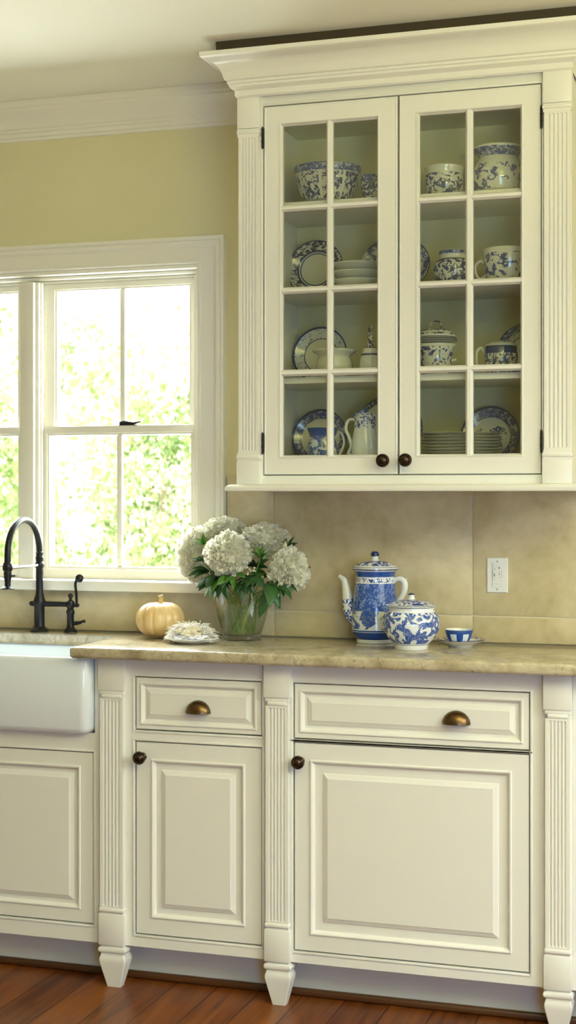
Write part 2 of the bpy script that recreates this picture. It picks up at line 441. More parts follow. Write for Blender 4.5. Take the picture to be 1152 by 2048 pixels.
# backsplash
gx1 = X(548, YT); gx2 = X(945, YT); gz = Z(800, 1228, YT)
tw = gx2-gx1; g = .0022
m = MB(); m.mi = 1
m.box(cx1+.004, RX1-.01, YT+.003, YW-.0005, CT_Z+.0005, 1.374)
m.box(RX0+.01, cx1+.004, YT+.003, YW-.0005, CT_Z+.0005, 1.0355)
m.mi = 0
xs = [gx1-tw*.0+0, gx2, gx2+tw, gx2+2*tw, gx2+3*tw]
edges = [(cx1+.004, gx1)]+[(xs[i], min(xs[i+1], RX1-.012)) for i in range(len(xs)-1) if xs[i] < RX1-.05]
for a, b_ in edges:
    m.box(a+g, b_-g, YT, YT+.008, CT_Z+.002, gz-g, .001); m.box(a+g, b_-g, YT, YT+.008, gz+g, 1.370, .001)
m.box(RX0+.01, cx1+.003, YT, YT+.008, CT_Z+.002, 1.035, .001)
bs = struct(m.build('trim_7', [TILE, GROUT]))

# ---------------------------------------------------------------- hardware
def knob(parent, px, py, Y, base=None):
    """round bronze knob standing out from the face at depth Y"""
    c = at(px, py, Y-.034); r = .0165
    m = MB()
    pr = [(.0001, 0), (.010, 0), (.011, .002), (.0085, .004), (.0055, .006), (.0055, .014), (.009, .017), (.0150, .021), (r+.001, .026), (r+.001, .031), (.0150, .035), (.0138, .036), (.0128, .035), (.0122, .036), (.0095, .0395), (.005, .0415), (.0001, .042)]
    m.lathe([(a, b_, 0) for a, b_ in pr], n=28)
    M = Matrix.Translation((c.x, Y, c.z)) @ Matrix.Rotation(PI/2, 4, 'X')
    m.xf(M)
    o = m.build('knob', BRONZE, parent); o['label'] = 'dark bronze round knob'
    return o
def cup_pull(parent, px, py, Y, w=.070, h=.034, dep=.026):
    c = at(px, py, Y)      # centre of the bottom edge
    m = MB(); rows = []
    for t in (0, 1):       # outer then inner shell
        k = 1-t*.07
        rr = []
        for i in range(9):
            a = i/8*PI/2
            rr.append([(c.x+math.cos(PI*j/20)*w/2*k*math.cos(a)**.8 if i < 8 else c.x, Y-.001-math.sin(a)*dep*k, c.z+math.sin(PI*j/20)*h*k*math.cos(a)**.8 if i < 8 else c.z) for j in range(21)])
        rows = rr if t == 0 else rows+rr[::-1]
    # shell: height follows arcs; front opening faces down
    rows = []
    for t, k in ((0, 1), (1, .93)):
        rr = []
        for i in range(11):
            ph = PI*i/10            # left to right
            row = []
            for j in range(9):
                th = PI/2*j/8       # from the door face (0) round to the bottom lip
                x = -math.cos(ph)*w/2*k; s = math.sin(ph)
                row.append((c.x+x, Y-.001-dep*k*s*math.sin(th), c.z+h*k*s*math.cos(th)))
            rr.append(row)
        rows.append(rr)
    m.grid(rows[0]); m.grid(rows[1])
    for side in (0,):
        m.grid([[r[-1] for r in rows[0]], [r[-1] for r in rows[1]]])
    m.merge(1e-6)
    o = m.build('cup_pull', BRASS, parent, ang=50); o['label'] = 'aged brass half-moon cup pull'
    return o

# ---------------------------------------------------------------- cabinets
OG = [(0, 0), (.003, .002)]
def raised_door(x0, x1, z0, z1, y, st, fl, kind='door'):
    """stile frame, bead, sunk field, bevel, raised centre"""
    t = .004
    rs = [(0, -.003), (.002, .0), (st-.002, 0), (st, .0035), (st+.003, .0035), (st+.006, .001), (st+.008, -.002), (st+.010, -.006), (st+.012, -.0065), (st+fl, -.0065), (st+fl+.0015, -.004), (st+fl+.012, .000), (st+fl+.013, .0012)]
    return rs
def add_front(parent, name, x0, x1, z0, z1, y, st, fl, mat=PAINT):
    rs = raised_door(x0, x1, z0, z1, y, st, fl)
    k = 9
    fr = MB().rings(x0, x1, z0, z1, y, rs[:k], cap=False, back=.018)
    # close the back of the frame ring
    i = rs[k-1][0]
    fr.grid([[(x0, y+.018, z0), (x1, y+.018, z0), (x1, y+.018, z1), (x0, y+.018, z1)], [(x0+i, y+.018, z0+i), (x1-i, y+.018, z0+i), (x1-i, y+.018, z1-i), (x0+i, y+.018, z1-i)], [(x0+i, y-rs[k-1][1], z0+i), (x1-i, y-rs[k-1][1], z0+i), (x1-i, y-rs[k-1][1], z1-i), (x0+i, y-rs[k-1][1], z1-i)]], cu=True)
    fr.merge()
    d = fr.build(name, mat, parent, ang=20)
    i0 = rs[k-1][0]
    pn = MB().rings(x0+i0, x1-i0, z0+i0, z1-i0, y, [(a-i0, b_) for a, b_ in rs[k-1:]], back=.014)
    pn.build('raised_panel', mat, d, ang=20)
    return d
def fluted(m, x0, x1, yf, z0, z1, nf=5, dep=.0045, marg=.008):
    """front face with vertical flutes with rounded ends"""
    W = x1-x0; fw = (W-2*marg)/nf; gap = fw*.28
    xs = [(x0, 0)]
    for i in range(nf):
        a = x0+marg+i*fw+gap/2; b_ = x0+marg+(i+1)*fw-gap/2
        for j in range(7):
            t = j/6; xs.append((a+(b_-a)*t, math.sin(PI*t)))
    xs.append((x1, 0))
    zz = [(z0, 0)]; n = 5; r = fw*.4
    for j in range(n+1): zz.append((z0+.006+r*(1-math.cos(j/n*PI/2)), math.sin(j/n*PI/2)))
    for j in range(n, -1, -1): zz.append((z1-.006-r*(1-math.cos(j/n*PI/2)), math.sin(j/n*PI/2)))
    zz.append((z1, 0))
    m.grid([[(x, yf+dep*s*q, z) for x, s in xs] for z, q in zz])
    m.box(x0, x1, yf, yf, z0, z1) if False else None
def leg(parent, x0, x1, yf, ztop, dep=.050):
    xc = (x0+x1)/2; hw = (x1-x0)/2; yc = yf+dep/2; hd = dep/2
    pr = [(.82, ztop), (.90, ztop-.004), (1.03, ztop-.006), (1.09, ztop-.010), (1.09, ztop-.014), (1.03, ztop-.018), (.93, ztop-.020), (.90, ztop-.023), (.93, ztop-.028), (1.00, ztop-.034), (1.02, ztop-.040), (.98, ztop-.048), (.53, .002), (.51, 0)]
    rows = []
    for s, z in pr:
        a = hw*s; b_ = hd*s; c = .002
        rows.append([(xc-a+c, yc-b_, z), (xc+a-c, yc-b_, z), (xc+a, yc-b_+c, z), (xc+a, yc+b_-c, z), (xc+a-c, yc+b_, z), (xc-a+c, yc+b_, z), (xc-a, yc+b_-c, z), (xc-a, yc-b_+c, z)])
    m = MB().grid(rows, cu=True, cap0=True, cap1=True)
    return m.build('leg', PAINT, parent, ang=30)
def base_pilaster(parent, x0, x1, zbot):
    yf = 3.672; yb = 3.740; m = MB()
    m.box(x0-.001, x1+.001, yf-.003, yb, .797, .8845, .0012)
    ins = .004
    m.box(x0+ins+.002, x1-ins-.002, yf+.006, yb-.003, zbot+.07, .796)
    # little cove cap under the block and above the plinth
    m.box(x0+ins-.002, x1-ins+.002, yf, yb-.002, .786, .7972, .002)
    m.box(x0+ins+.004, x1-ins-.004, yf-.002, yb-.002, .776, .7865, .003, 3)
    fluted(m, x0+ins, x1-ins, yf, .214, .7765)
    for xx in (x0+ins, x1-ins):
        m.grid([[(xx, yf, .214), (xx, yb, .214)], [(xx, yf, .777), (xx, yb, .777)]])
    m.box(x0+ins-.003, x1-ins+.003, yf-.003, yb-.002, .203, .2142, .0035, 3)
    m.box(x0+ins, x1-ins, yf+.001, yb-.002, .196, .203)
    m.box(x0-.0005, x1+.0005, yf-.001, yb, zbot, .198, .0025)
    return m.build('pilaster', PAINT, parent, ang=30)

ZB = .114
PA0, PA1 = X(197, 3.672), X(248, 3.672)
PB0, PB1 = X(528, 3.672), X(579, 3.672)
PC0, PC1 = X(1087, 3.672), X(1143, 3.672)
SD1 = X(188, YB); SDX0 = SD1-.40
ND0, ND1 = X(270, YB), X(524.5, YB)
WD0, WD1 = X(586.5, YB), X(1060.5, YB)
XEND = WD1+.36
SNK0, SNK1 = -2.50, X(177, 3.655)
gap = .0030
def base_body(name, label, x0, x1, openings, ztop, zmid=None, extra=None, sides=True):
    """face frame with door/drawer openings, carcass box behind and recessed plinth"""
    root = thing(name, ((x0+x1)/2, 3.9, 0), label, 'cabinet')
    k = root.location.copy()
    m = MB()
    # face frame from a grid of cells, leaving openings out
    xs = sorted({x0, x1}|{o[0] for o in openings}|{o[1] for o in openings}); zs = sorted({ZB, ztop}|{o[2] for o in openings}|{o[3] for o in openings})
    for i in range(len(xs)-1):
        for j in range(len(zs)-1):
            cx = (xs[i]+xs[i+1])/2; cz = (zs[j]+zs[j+1])/2
            if any(o[0] < cx < o[1] and o[2] < cz < o[3] for o in openings): continue
            m.box(xs[i], xs[i+1], YB-.0015, YB+.02, zs[j], zs[j+1])
    # bead round each opening
    for o in openings:
        for a, b_, c, d in ((o[0]-.006, o[0], o[2]-.006, o[3]+.006), (o[1], o[1]+.006, o[2]-.006, o[3]+.006), (o[0], o[1], o[2]-.006, o[2]), (o[0], o[1], o[3], o[3]+.006)):
            m.box(a, b_, YB-.0035, YB, c, d, .0012)
    m.xf(Matrix.Translation(-k)); m.build('face_frame', PAINT, root, ang=30)
    m = MB()
    m.box(x0+.001, x0+.018, YB+.02, 4.07, ZB, ztop); m.box(x1-.018, x1-.001, YB+.02, 4.07, ZB, ztop)
    m.box(x0+.018, x1-.018, YB+.02, 4.07, ZB, ZB+.018); m.box(x0+.018, x1-.018, 4.06, 4.07, ZB+.018, ztop)
    m.xf(Matrix.Translation(-k)); m.build('carcass', INNER, root)
    m = MB(); m.box(x0, x1, 3.785, 3.80, 0, ZB-.0005)
    m.box(x0+.02, x0+.04, 3.80, 4.0, 0, ZB-.0005); m.box(x1-.04, x1-.02, 3.80, 4.0, 0, ZB-.0005)
    m.xf(Matrix.Translation(-k)); m.build('toe_kick', PAINT, root)
    return root, k
def rel(o, k):
    for x in [o]: x.data.transform(Matrix.Translation(-k))
    return o
def relall(o, k):
    if o.type == 'MESH': o.data.transform(Matrix.Translation(-k))
    for c in o.children: relall(c, k)

# sink base cabinet
xa = SDX0-.41; xsplit = (SD1+PA0)/2+.006
ops = [(SDX0-.0, SD1, .160, .6265), (SDX0-.405, SDX0-.008, .160, .6265)]
root, k = base_body('sink_base_cabinet', 'cream cabinet below the white farmhouse sink, with raised-panel doors', xa-.02, PA0-.0015, ops, .6775)
for n, o in enumerate(ops):
    d = add_front(root, 'door', o[0]+gap, o[1]-gap, o[2]+gap, o[3]-gap, YB, .038, .020); relall(d, k)
m = MB().box(SNK1+.003, PA0-.0015, YB-.0015, YB+.02, .6775, .8845); m.xf(Matrix.Translation(-k)); m.build('filler_stile', PAINT, root)
# narrow cabinet
root, k = base_body('narrow_base_cabinet', 'narrow cream base cabinet with one drawer over one door, between two fluted posts', PA0-.001, PB0-.0015,
    [(ND0, ND1, .146, .664), (ND0, ND1, .692, .836)], .8845)
d = add_front(root, 'door', ND0+gap, ND1-gap, .146+gap, .664-gap, YB, .046, .026); knob(d, 276, 1517, YB); relall(d, k)
d = add_front(root, 'drawer', ND0+gap, ND1-gap, .692+gap, .836-gap, YB, .014, .014); cup_pull(d, 397, 1426, YB-.001); relall(d, k)
p = base_pilaster(root, PA0, PA1, ZB); relall(p, k)
l = leg(root, PA0+.001, PA1+.001, 3.673, ZB-.0005); relall(l, k)
# wide cabinet
root, k = base_body('wide_base_cabinet', 'wide cream base cabinet with a long drawer over one large raised-panel door', PB0-.001, PC1+.001,
    [(WD0, WD1, .143, .684), (WD0, WD1, .690, .836)], .8845)
d = add_front(root, 'door', WD0+gap, WD1-gap, .143+gap, .684-gap, YB, .044, .032); knob(d, 594, 1526, YB); relall(d, k)
d = add_front(root, 'drawer', WD0+gap, WD1-gap, .690+gap, .836-gap, YB, .016, .018); cup_pull(d, 913, 1448, YB-.001, .072, .034); relall(d, k)
for a, b_ in ((PB0, PB1), (PC0, PC1)):
    p = base_pilaster(root, a, b_, ZB); relall(p, k)
    l = leg(root, a+.001, b_+.001, 3.673, ZB-.0005); relall(l, k)
# next cabinet starting at the right edge
root, k = base_body('end_base_cabinet', 'cream cabinet just begun at the right edge, right of the last fluted post', PC1+.0015, XEND, [(PC1+.05, XEND-.03, .143, .836)], .8845)
d = add_front(root, 'door', PC1+.05+gap, XEND-.03-gap, .143+gap, .836-gap, YB, .04, .026); relall(d, k)
# wood shoe moulding along the toe kick
struct(MB().box(xa-.02, XEND, 3.767, 3.7845, 0.0005, .020, .006, 3).build('baseboard_back', SHOE))

# countertop
cl = -1.785; c1 = X(246, 3.943)
pts = [(cl, 3.621), (XEND+.02, 3.621), (XEND+.02, YT-.001), (-2.9, YT-.001), (-2.9, 3.945), (c1, 3.945)]
m = MB().prism(pts, .885, CT_Z, .009, 4)
ct = m.build('countertop', COUNTER, ang=50); tag(ct, 'beige polished stone countertop with rounded edge running behind the sink', 'countertop')
ct.location = (0, 0, 0)

# sink
def rrect(x0, x1, y0, y1, r, z, n=6):
    out = []
    for cx, cy, a0 in ((x1-r, y1-r, 0), (x0+r, y1-r, 90), (x0+r, y0+r, 180), (x1-r, y0+r, 270)):
        for i in range(n+1):
            a = math.radians(a0+90*i/n); out.append((cx+r*math.cos(a), cy+r*math.sin(a), z))
    return out
sx0, sx1, sy0, sy1 = SNK0, SNK1, 3.650, 3.975
rows = []
for ins, z, r in ((.03, .676, .01), (.014, .678, .02), (.005, .684, .024), (0, .694, .026), (0, .872, .026), (.002, .879, .026), (.006, .883, .022), (.018, .884, .016), (.022, .882, .02), (.024, .878, .024), (.028, .73, .03), (.036, .712, .03), (.06, .705, .03)):
    rows.append(rrect(sx0+ins, sx1-ins, sy0+ins, sy1-ins, r, z))
m = MB().grid(rows, cu=True, cap0=True, cap1=True)
m.xf(Matrix.Translation((-(sx0+sx1)/2, -3.81, -.676)))
sk = m.build('farmhouse_sink', PORC, ang=60, loc=((sx0+sx1)/2, 3.81, .676)); tag(sk, 'white fireclay apron-front sink below the window', 'sink')

# faucet
fx = X(79, 4.02); fy = 4.02; sx = X(141, 4.02)
fa = thing('bridge_faucet', (fx, fy, CT_Z), 'matte black gooseneck faucet with side lever and pull-down spray behind the sink', 'faucet')
def fz(px, py): return Z(px, py, 4.02)-CT_Z
dy = -.195
m = MB()
m.lathe([(r, z, 0) for r, z in ((.028, 0), (.0285, .003), (.026, .006), (.020, .010), (.0165, .014), (.0155, .018), (.0155, fz(79, 1205)-.012), (.018, fz(79, 1205)-.004), (.018, fz(79, 1205)+.006), (.014, fz(79, 1193)), (.0108, fz(79, 1185)), (.0108, fz(79, 1135)), (.0115, fz(79, 1134)))], n=24)
m.build('faucet_body', BLACK, fa)
m = MB(); zb = fz(79, 1130)
m.ball((0, 0, zb), .0145, 14)
m.lathe([(r, z, 0) for r, z in ((.0108, zb+.01), (.0115, zb+.018), (.0125, zb+.022), (.0105, zb+.026), (.0105, zb+.034), (.0125, zb+.038), (.009, zb+.041))], n=20)
m.build('swivel_collar', BLACK, fa)
m = MB(); z0 = zb+.03; R = -dy/2; zc = .2355
path = [(0, 0, z0)]
for i in range(17):
    a = PI*i/16; path.append((0, -R+R*math.cos(a), zc+R*math.sin(a)))
path.append((0, dy, zb+.012))
m.tube(path, .0098, 16)
m.build('gooseneck_spout', BLACK, fa)
m = MB().tube([(0, -.012, zb), (0, dy+.010, zb)], [.0052, .0052], 12)
o = m.build('spout_brace', simple('polished_steel', (.6, .6, .58), .18, metal=1), fa); o['label'] = 'bright polished brace rod'
m = MB()
m.lathe([(r, zb+z, 0) for r, z in ((.009, .018), (.0135, .012), (.015, .004), (.0145, -.004), (.011, -.010), (.0118, -.016), (.0105, -.022), (.0115, -.028), (.0095, -.034), (.0085, -.044), (.009, -.052), (.0165, -.056), (.019, -.058), (.019, -.060), (.010, -.061))], n=22, c=(0, dy, 0))
m.tube([(.008, dy, zb-.022), (.020, dy, zb-.022), (.026, dy, zb-.021)], [.0028, .003, .0045], 8)
m.build('spray_head', BLACK, fa)
zs = fz(110, 1208)
m = MB().tube([(-.026, 0, zs), (0, 0, zs), (sx-fx, 0, zs)], [.0075, .0085, .0072], 12); m.ball((-.026, 0, zs), .0075, 10)
m.build('bridge_arm', BLACK, fa)
m = MB(); q = sx-fx
m.lathe([(r, z, 0) for r, z in ((.0205, 0), (.0205, .003), (.017, .007), (.012, .013), (.0105, .019), (.0105, zs-.030), (.0125, zs-.027), (.0125, zs-.020), (.009, zs-.014), (.011, zs-.008), (.0135, zs), (.011, zs+.009), (.005, zs+.013), (.0045, zs+.018), (.0075, zs+.023), (.0075, zs+.027), (.004, zs+.032), (.0001, zs+.033))], n=22, c=(q, 0, 0))
m.build('side_valve', BLACK, fa)
m = MB()
pth = smooth([(q+.008, 0, zs-.002), (q+.020, -.002, zs-.002), (q+.020, -.002, zs+.03), (q+.017, -.002, zs+.06), (q+.024, -.004, zs+.078), (q+.032, -.006, zs+.078)])
m.tube(pth, [.004]*len(pth), 8); m.ball((q+.022, 0, zs-.002), .0065, 10)
M0 = MB().lathe([(r, z, 0) for r, z in ((.003, -.010), (.006, -.006), (.0115, -.003), (.012, 0), (.009, .002), (.0085, .006), (.0105, .009), (.006, .012), (.0001, .013))], n=20)
M0.xf(Matrix.Translation((q+.034, -.010, zs+.078)) @ Matrix.Rotation(.5, 4, 'Z') @ Matrix.Rotation(PI/2, 4, 'X'))
o = M0.build('spray_nozzle', BLACK, fa)
m.build('sprayer_lever', BLACK, fa)
m = MB().tube([(q, 0, zs-.055), (q+.02, -.004, zs-.055), (q+.036, -.006, zs-.052), (q+.044, -.008, zs-.048), (q+.050, -.008, zs-.048)], [.005, .0062, .0048, .0035, .0055], 10)
m.build('handle', BLACK, fa)

# ---------------------------------------------------------------- glass-front wall cabinet
UX0, UX1 = -1.353, -.474; DX0, DX1 = -1.285, -.5495; DXM = -.9175
DZ0, DZ1 = 1.371, 2.349; UZ0 = 1.348; UZ1 = 2.381
uc = thing('glass_front_cabinet', ((UX0+UX1)/2, 3.92, 1.33), 'tall cream wall cabinet with two glass-paned doors full of blue and white china', 'cabinet')
K = uc.location.copy()
def UP(mb, nm, mat, par=None, ang=30):
    mb.xf(Matrix.Translation(-K)); return mb.build(nm, mat, par or uc, ang=ang)
m = MB()
for a, b_, c, d in ((UX0+.002, DX0, UZ0, UZ1), (DX1, UX1-.002, UZ0, UZ1), (DX0, DX1, UZ0, DZ0), (DX0, DX1, DZ1, UZ1)):
    m.box(a, b_, YU-.001, YU+.02, c, d)
for a, b_, c, d in ((DX0-.006, DX0, DZ0, DZ1+.006), (DX1, DX1+.004, DZ0, DZ1+.006), (DX0, DX1, DZ1, DZ1+.006)):
    m.box(a, b_, YU-.004, YU, c, d, .0012)
UP(m, 'face_frame', PAINT)
m = MB()
UP(m.box(UX0+.004, DX0-.004, YU+.02, YW-.001, UZ0, 2.47), 'side_panel', PAINT)
m = MB().box(DX1+.004, UX1-.004, YU+.02, YW-.001, UZ0, 2.47)
UP(m, 'side_panel', PAINT)
m = MB()
m.box(DX0-.004, DX1+.004, 4.072, YW-.0005, UZ0, 2.36)
m.box(DX0-.004, DX1+.004, YU+.02, 4.072, UZ0, 1.398)
m.box(DX0-.004, DX1+.004, YU+.02, 4.072, 2.329, 2.36)
UP(m, 'cabinet_interior', INNER)
SH = [1.398, 1.632, 1.872, 2.097]
for z in SH[1:]:
    UP(MB().box(DX0-.003, DX1+.003, 3.79, 4.0715, z-.017, z, .0015), 'shelf', PAINT)
# crown
pr = [(.0, 2.372), (.06, 2.376), (.06, 2.390), (.14, 2.393), (.22, 2.397), (.22, 2.403), (.27, 2.405), (.27, 2.411), (.34, 2.413), (.37, 2.418), (.40, 2.428), (.46, 2.438), (.56, 2.447), (.70, 2.4535), (.86, 2.457), (.97, 2.4585), (1.0, 2.460), (1.0, 2.471), (.98, 2.4715), (.3, 2.4715)]
dsd, dfr = .066, .108
rows = [[(UX0-f*dsd, YW-.001, z), (UX0-f*dsd, 3.744-f*dfr, z), (UX1+f*dsd, 3.744-f*dfr, z), (UX1+f*dsd, YW-.001, z)] for f, z in pr]
m = MB().grid(rows); m.poly([rows[-1][0], rows[-1][1], rows[-1][2], rows[-1][3]])
UP(m, 'crown_moulding', PAINT, ang=22)
m = MB().box(UX0-dsd+.040, UX1+dsd-.022, 3.744-dfr+.020, 3.744-dfr+.032, 2.472, 2.4992)  # dark colour stands in for the shade in the gap over the crown
o = UP(m, 'painted_gap_shadow', simple('gap_shadow_dark', (.045, .032, .016), .8)); o['label'] = 'dark strip standing in for the shadow between crown and ceiling'
# pilasters
def upper_pil(x0, x1, zc):
    yf = 3.7445; yb = YU+.018; m = MB()
    m.box(x0, x1, yf, yb, zc+.008, UZ1, .001)
    m.box(x0-.0015, x1+.0015, yf-.004, yb, zc-.004, zc+.005, .003, 3); m.box(x0+.001, x1-.001, yf, yb, zc-.012, zc+.010)
    i = .0035
    fluted(m, x0+i, x1-i, yf+.001, 1.432, zc-.010, nf=5, marg=.006)
    for xx in (x0+i, x1-i): m.grid([[(xx, yf+.001, 1.432), (xx, yb, 1.432)], [(xx, yf+.001, zc-.010), (xx, yb, zc-.010)]])
    m.box(x0+.001, x1-.001, yf-.001, yb, 1.426, 1.4325); m.box(x0-.0015, x1+.0015, yf-.004, yb, 1.415, 1.426, .003, 3); m.box(x0+.0005, x1-.0005, yf-.001, yb, 1.407, 1.415)
    m.box(x0-.001, x1+.001, yf-.002, yb, UZ0, 1.4075, .001)
    UP(m, 'pilaster', PAINT)
upper_pil(UX0, -1.291, Z(497, 264, 3.744)); upper_pil(-.5455, UX1, Z(1114, 210, 3.744)-.003)
# bottom ledge
m = MB(); rows = []
for f, z in ((.2, UZ0), (.6, 1.3475), (.85, 1.345), (1, 1.340), (1, 1.334), (.95, 1.3305), (.85, 1.3295), (.1, 1.3295)):
    a = .024*f; b_ = .034*f
    rows.append([(UX0-a, YW-.0125, z), (UX0-a, 3.748-b_, z), (UX1+a, 3.748-b_, z), (UX1+a, YW-.0125, z)])
m.grid(rows, cu=True, cap0=True, cap1=True)
UP(m, 'bottom_ledge', PAINT)
def hinge(par, px, py, x, zh=.026):
    z = Z(px, py, YU)
    m = MB().box(x-.0032, x+.0032, YU-.007, YU+.004, z-zh, z+zh, .0008)
    for i in range(1, 3): m.box(x-.0038, x+.0038, YU-.0078, YU-.003, z-zh+i*zh*.66-.0012, z-zh+i*zh*.66+.0012)
    m.tube([(x, YU-.006, z-zh-.003), (x, YU-.006, z+zh+.003)], .0022, 8)
    UP(m, 'hinge', HINGE, par)
def glass_door(x0, x1, panes, kpx, kpy, hx, hs):
    y = YU; m = MB()
    xo0, xo1 = panes[0][0], panes[1][1]; zo0, zo1 = 1.4245, 2.294
    g_ = .0027; X0, X1, Z0, Z1 = x0+g_, x1-g_, DZ0+g_, DZ1-g_
    b_ = .008
    def ring(l, r, bo, t, yy): return [(l, yy, bo), (r, yy, bo), (r, yy, t), (l, yy, t)]
    rows = [ring(X0, X1, Z0, Z1, y+.020), ring(X0, X1, Z0, Z1, y), ring(X0+.0015, X1-.0015, Z0+.0015, Z1-.0015, y-.0015), ring(X0+.004, X1-.004, Z0+.004, Z1-.004, y-.0015), ring(X0+.005, X1-.005, Z0+.005, Z1-.005, y-.0005),
            ring(xo0-b_, xo1+b_, zo0-b_, zo1+b_, y-.0005), ring(xo0-b_+.0012, xo1+b_-.0012, zo0-b_+.0012, zo1+b_-.0012, y-.0025), ring(xo0-b_+.003, xo1+b_-.003, zo0-b_+.003, zo1+b_-.003, y-.0025),
            ring(xo0-.001, xo1+.001, zo0-.001, zo1+.001, y+.007), ring(xo0, xo1, zo0, zo1, y+.008), ring(xo0, xo1, zo0, zo1, y+.020)]
    m.grid(rows, cu=True, cv=True)
    d = UP(m, 'door', PAINT, ang=22)
    # muntin grille: trapezoid bars
    m = MB(); xm0, xm1 = panes[0][1], panes[1][0]
    zz = [zo0+(zo1-zo0)*i/4 for i in range(5)]; h = .0085
    def bar(p0, p1, w, ax):
        e = 0 if ax == 'z' else .0007
        pr_ = [(-w, y+.018-e), (-w, y+.0075+e), (-w*.42, y-.0005+e), (w*.42, y-.0005+e), (w, y+.0075+e), (w, y+.018-e)]
        if ax == 'z': rows = [[(p0[0]+a, yy, zc) for a, yy in pr_] for zc in (p0[1], p1[1])]
        else: rows = [[(xc, yy, p0[1]+a) for a, yy in pr_] for xc in (p0[0], p1[0])]
        m.grid(rows, cu=True, cap0=True, cap1=True)
    xm = (xm0+xm1)/2
    bar((xm, zo0-.004), (xm, zo1+.004), (xm1-xm0)/2, 'z')
    for z in zz[1:4]: bar((xo0-.004, z), (xo1+.004, z), h, 'x')
    UP(m, 'muntin_grille', PAINT, d, ang=22)
    UP(MB().box(xo0+.0005, xo1-.0005, y+.011, y+.0135, zo0+.0005, zo1-.0005), 'glass_pane', GLASS, d)
    kb = knob(d, kpx, kpy, YU); kb.data.transform(Matrix.Translation(-K))
    for px, py in hs: hinge(d, px, py, hx)
    return d
glass_door(DX0, DXM, [(X(564, YU), X(651.5, YU)), (X(664.5, YU), X(753, YU))], 764, 921, DX0+.0002, [(524, 277), (521, 887)])
glass_door(DXM, DX1, [(X(838, YU), X(930, YU)), (X(945, YU), X(1040, YU))], 809, 920, DX1-.0002, [(1083, 235), (1083, 883)])

# ---------------------------------------------------------------- dishes
def S(px, Y): return tt(px, Y)/F      # metres per pixel
def vessel(name, label, cat, px, Y, z, prof, mats, group=None, n=48, mf=None, body='body', sx=1, sy=1):
    """prof in metres, outer then inner"""
    t = thing(name, (X(px, Y), Y, z), label, cat, group)
    m = MB(); m.lathe(prof, n=n, mf=mf, sx=sx, sy=sy)
    m.build(body, mats, t, ang=40)
    return t
def shell(outer, th=.003, inner_mat=0, floor=.006):
    """outer: (r,z,mat) bottom to top -> closed profile with an inner wall"""
    pr = [(.0001, outer[0][1], outer[0][2])]+list(outer)
    rt, zt = outer[-1][0], outer[-1][1]
    pr[-1] = (rt, zt, inner_mat)
    pr.append((rt-th*.5, zt+th*.4, inner_mat))
    for r, z, _ in reversed(outer[:-1]):
        if z < outer[0][1]+floor: break
        pr.append((max(r-th, .001), z, inner_mat))
    pr.append((.0001, outer[0][1]+floor, inner_mat))
    return pr
def standing_plate(name, label, px, py, rpx, Y, zs, bands, mats, cat='plate', lean=10, sx=1.0, group=None, motif=None, ry=None):
    """plate leaning on the cabinet back, face towards the room. bands (r fraction from centre, mat)"""
    s = S(px, Y); R = rpx*s
    t = thing(name, (X(px, Y), Y, zs), label, cat, group)
    pr = [(.0001, .003)]
    prof = []
    zof = lambda f: .0 if f < .62 else (f-.62)/.38*.16*R
    fs = sorted({0, .3, .58, .62, .68, .8, .9, .97, 1.0}|{b_[0] for b_ in bands})
    def mt(f):
        for fr, mi in bands:
            if f < fr-1e-6: return mi
        return bands[-1][1]
    front = [(max(f*R, 1e-4), zof(f)+(.0025 if f > .985 else .0), mt((f+fs[i+1])/2) if i+1 < len(fs) else 0) for i, f in enumerate(fs)]
    back = [(R*.99, zof(1)-.003, 0), (R*.66, -.004, 0), (R*.60, -.007, 0), (R*.52, -.007, 0), (R*.50, -.004, 0), (.0001, -.004, 0)]
    m = MB().lathe(front+back, n=64, sx=sx)
    # rotate so the face (+z) looks to -Y, leaning back
    ryr = R
    hb = (ryr)
    m.xf(Matrix.Translation((0, 0, ryr*math.cos(math.radians(lean))+.002)) @ Matrix.Rotation(math.radians(90-lean), 4, 'X'))
    o = m.build('plate_body', mats, t, ang=40)
    return t
def handle_loop(t, pts, rad, mat, name='handle', n=10, sq=None):
    p = smooth(pts, 6); r = lerp_list(rad, len(p)) if isinstance(rad, (list, tuple)) else [rad]*len(p)
    return MB().tube(p, r, n).build(name, mat, t)

# --- top shelf
z = SH[3]; Y = 3.915
def zpx(px, py, Y, zs): return Z(px, py, Y)-zs
s = S(655, Y)
H = zpx(655, 337, Y, z)
o_ = [(.032, 0, 0), (.034, .002, 0), (.034, .010, 0), (.040, .013, 1), (.062, .019, 2), (.076, H*.38, 2), (.084, H*.60, 2), (.088, H*.80, 1), (.0895, H*.82, 3), (.092, H*.97, 3), (.092, H, 3)]
mf0 = shell(o_, .003, 0)
def panel_mf(prof):
    def f(i, j):
        k = prof[i][2]
        if k == 2: return 4 if (j % 8) in (0,) else 2
        return k
    return f
vessel('serving_bowl', 'wide blue and white bowl with patterned panels on the top left shelf', 'bowl', 655, Y, z, mf0, [CC, P_RIM2, P_FL, P_RIM, CC], mf=panel_mf(mf0), n=64)
H = zpx(742, 352, Y, z)
vessel('teacup', 'small blue patterned cup right of the wide bowl on the top shelf', 'cup', 743, Y, z, shell([(.013, 0, 0), (.014, .006, 0), (.022, .016, 1), (.0275, H*.55, 1), (.029, H*.8, 2), (.0275, H, 2)], .002), [CC, P_FL, P_RIM])
H = zpx(889, 336, Y, z)
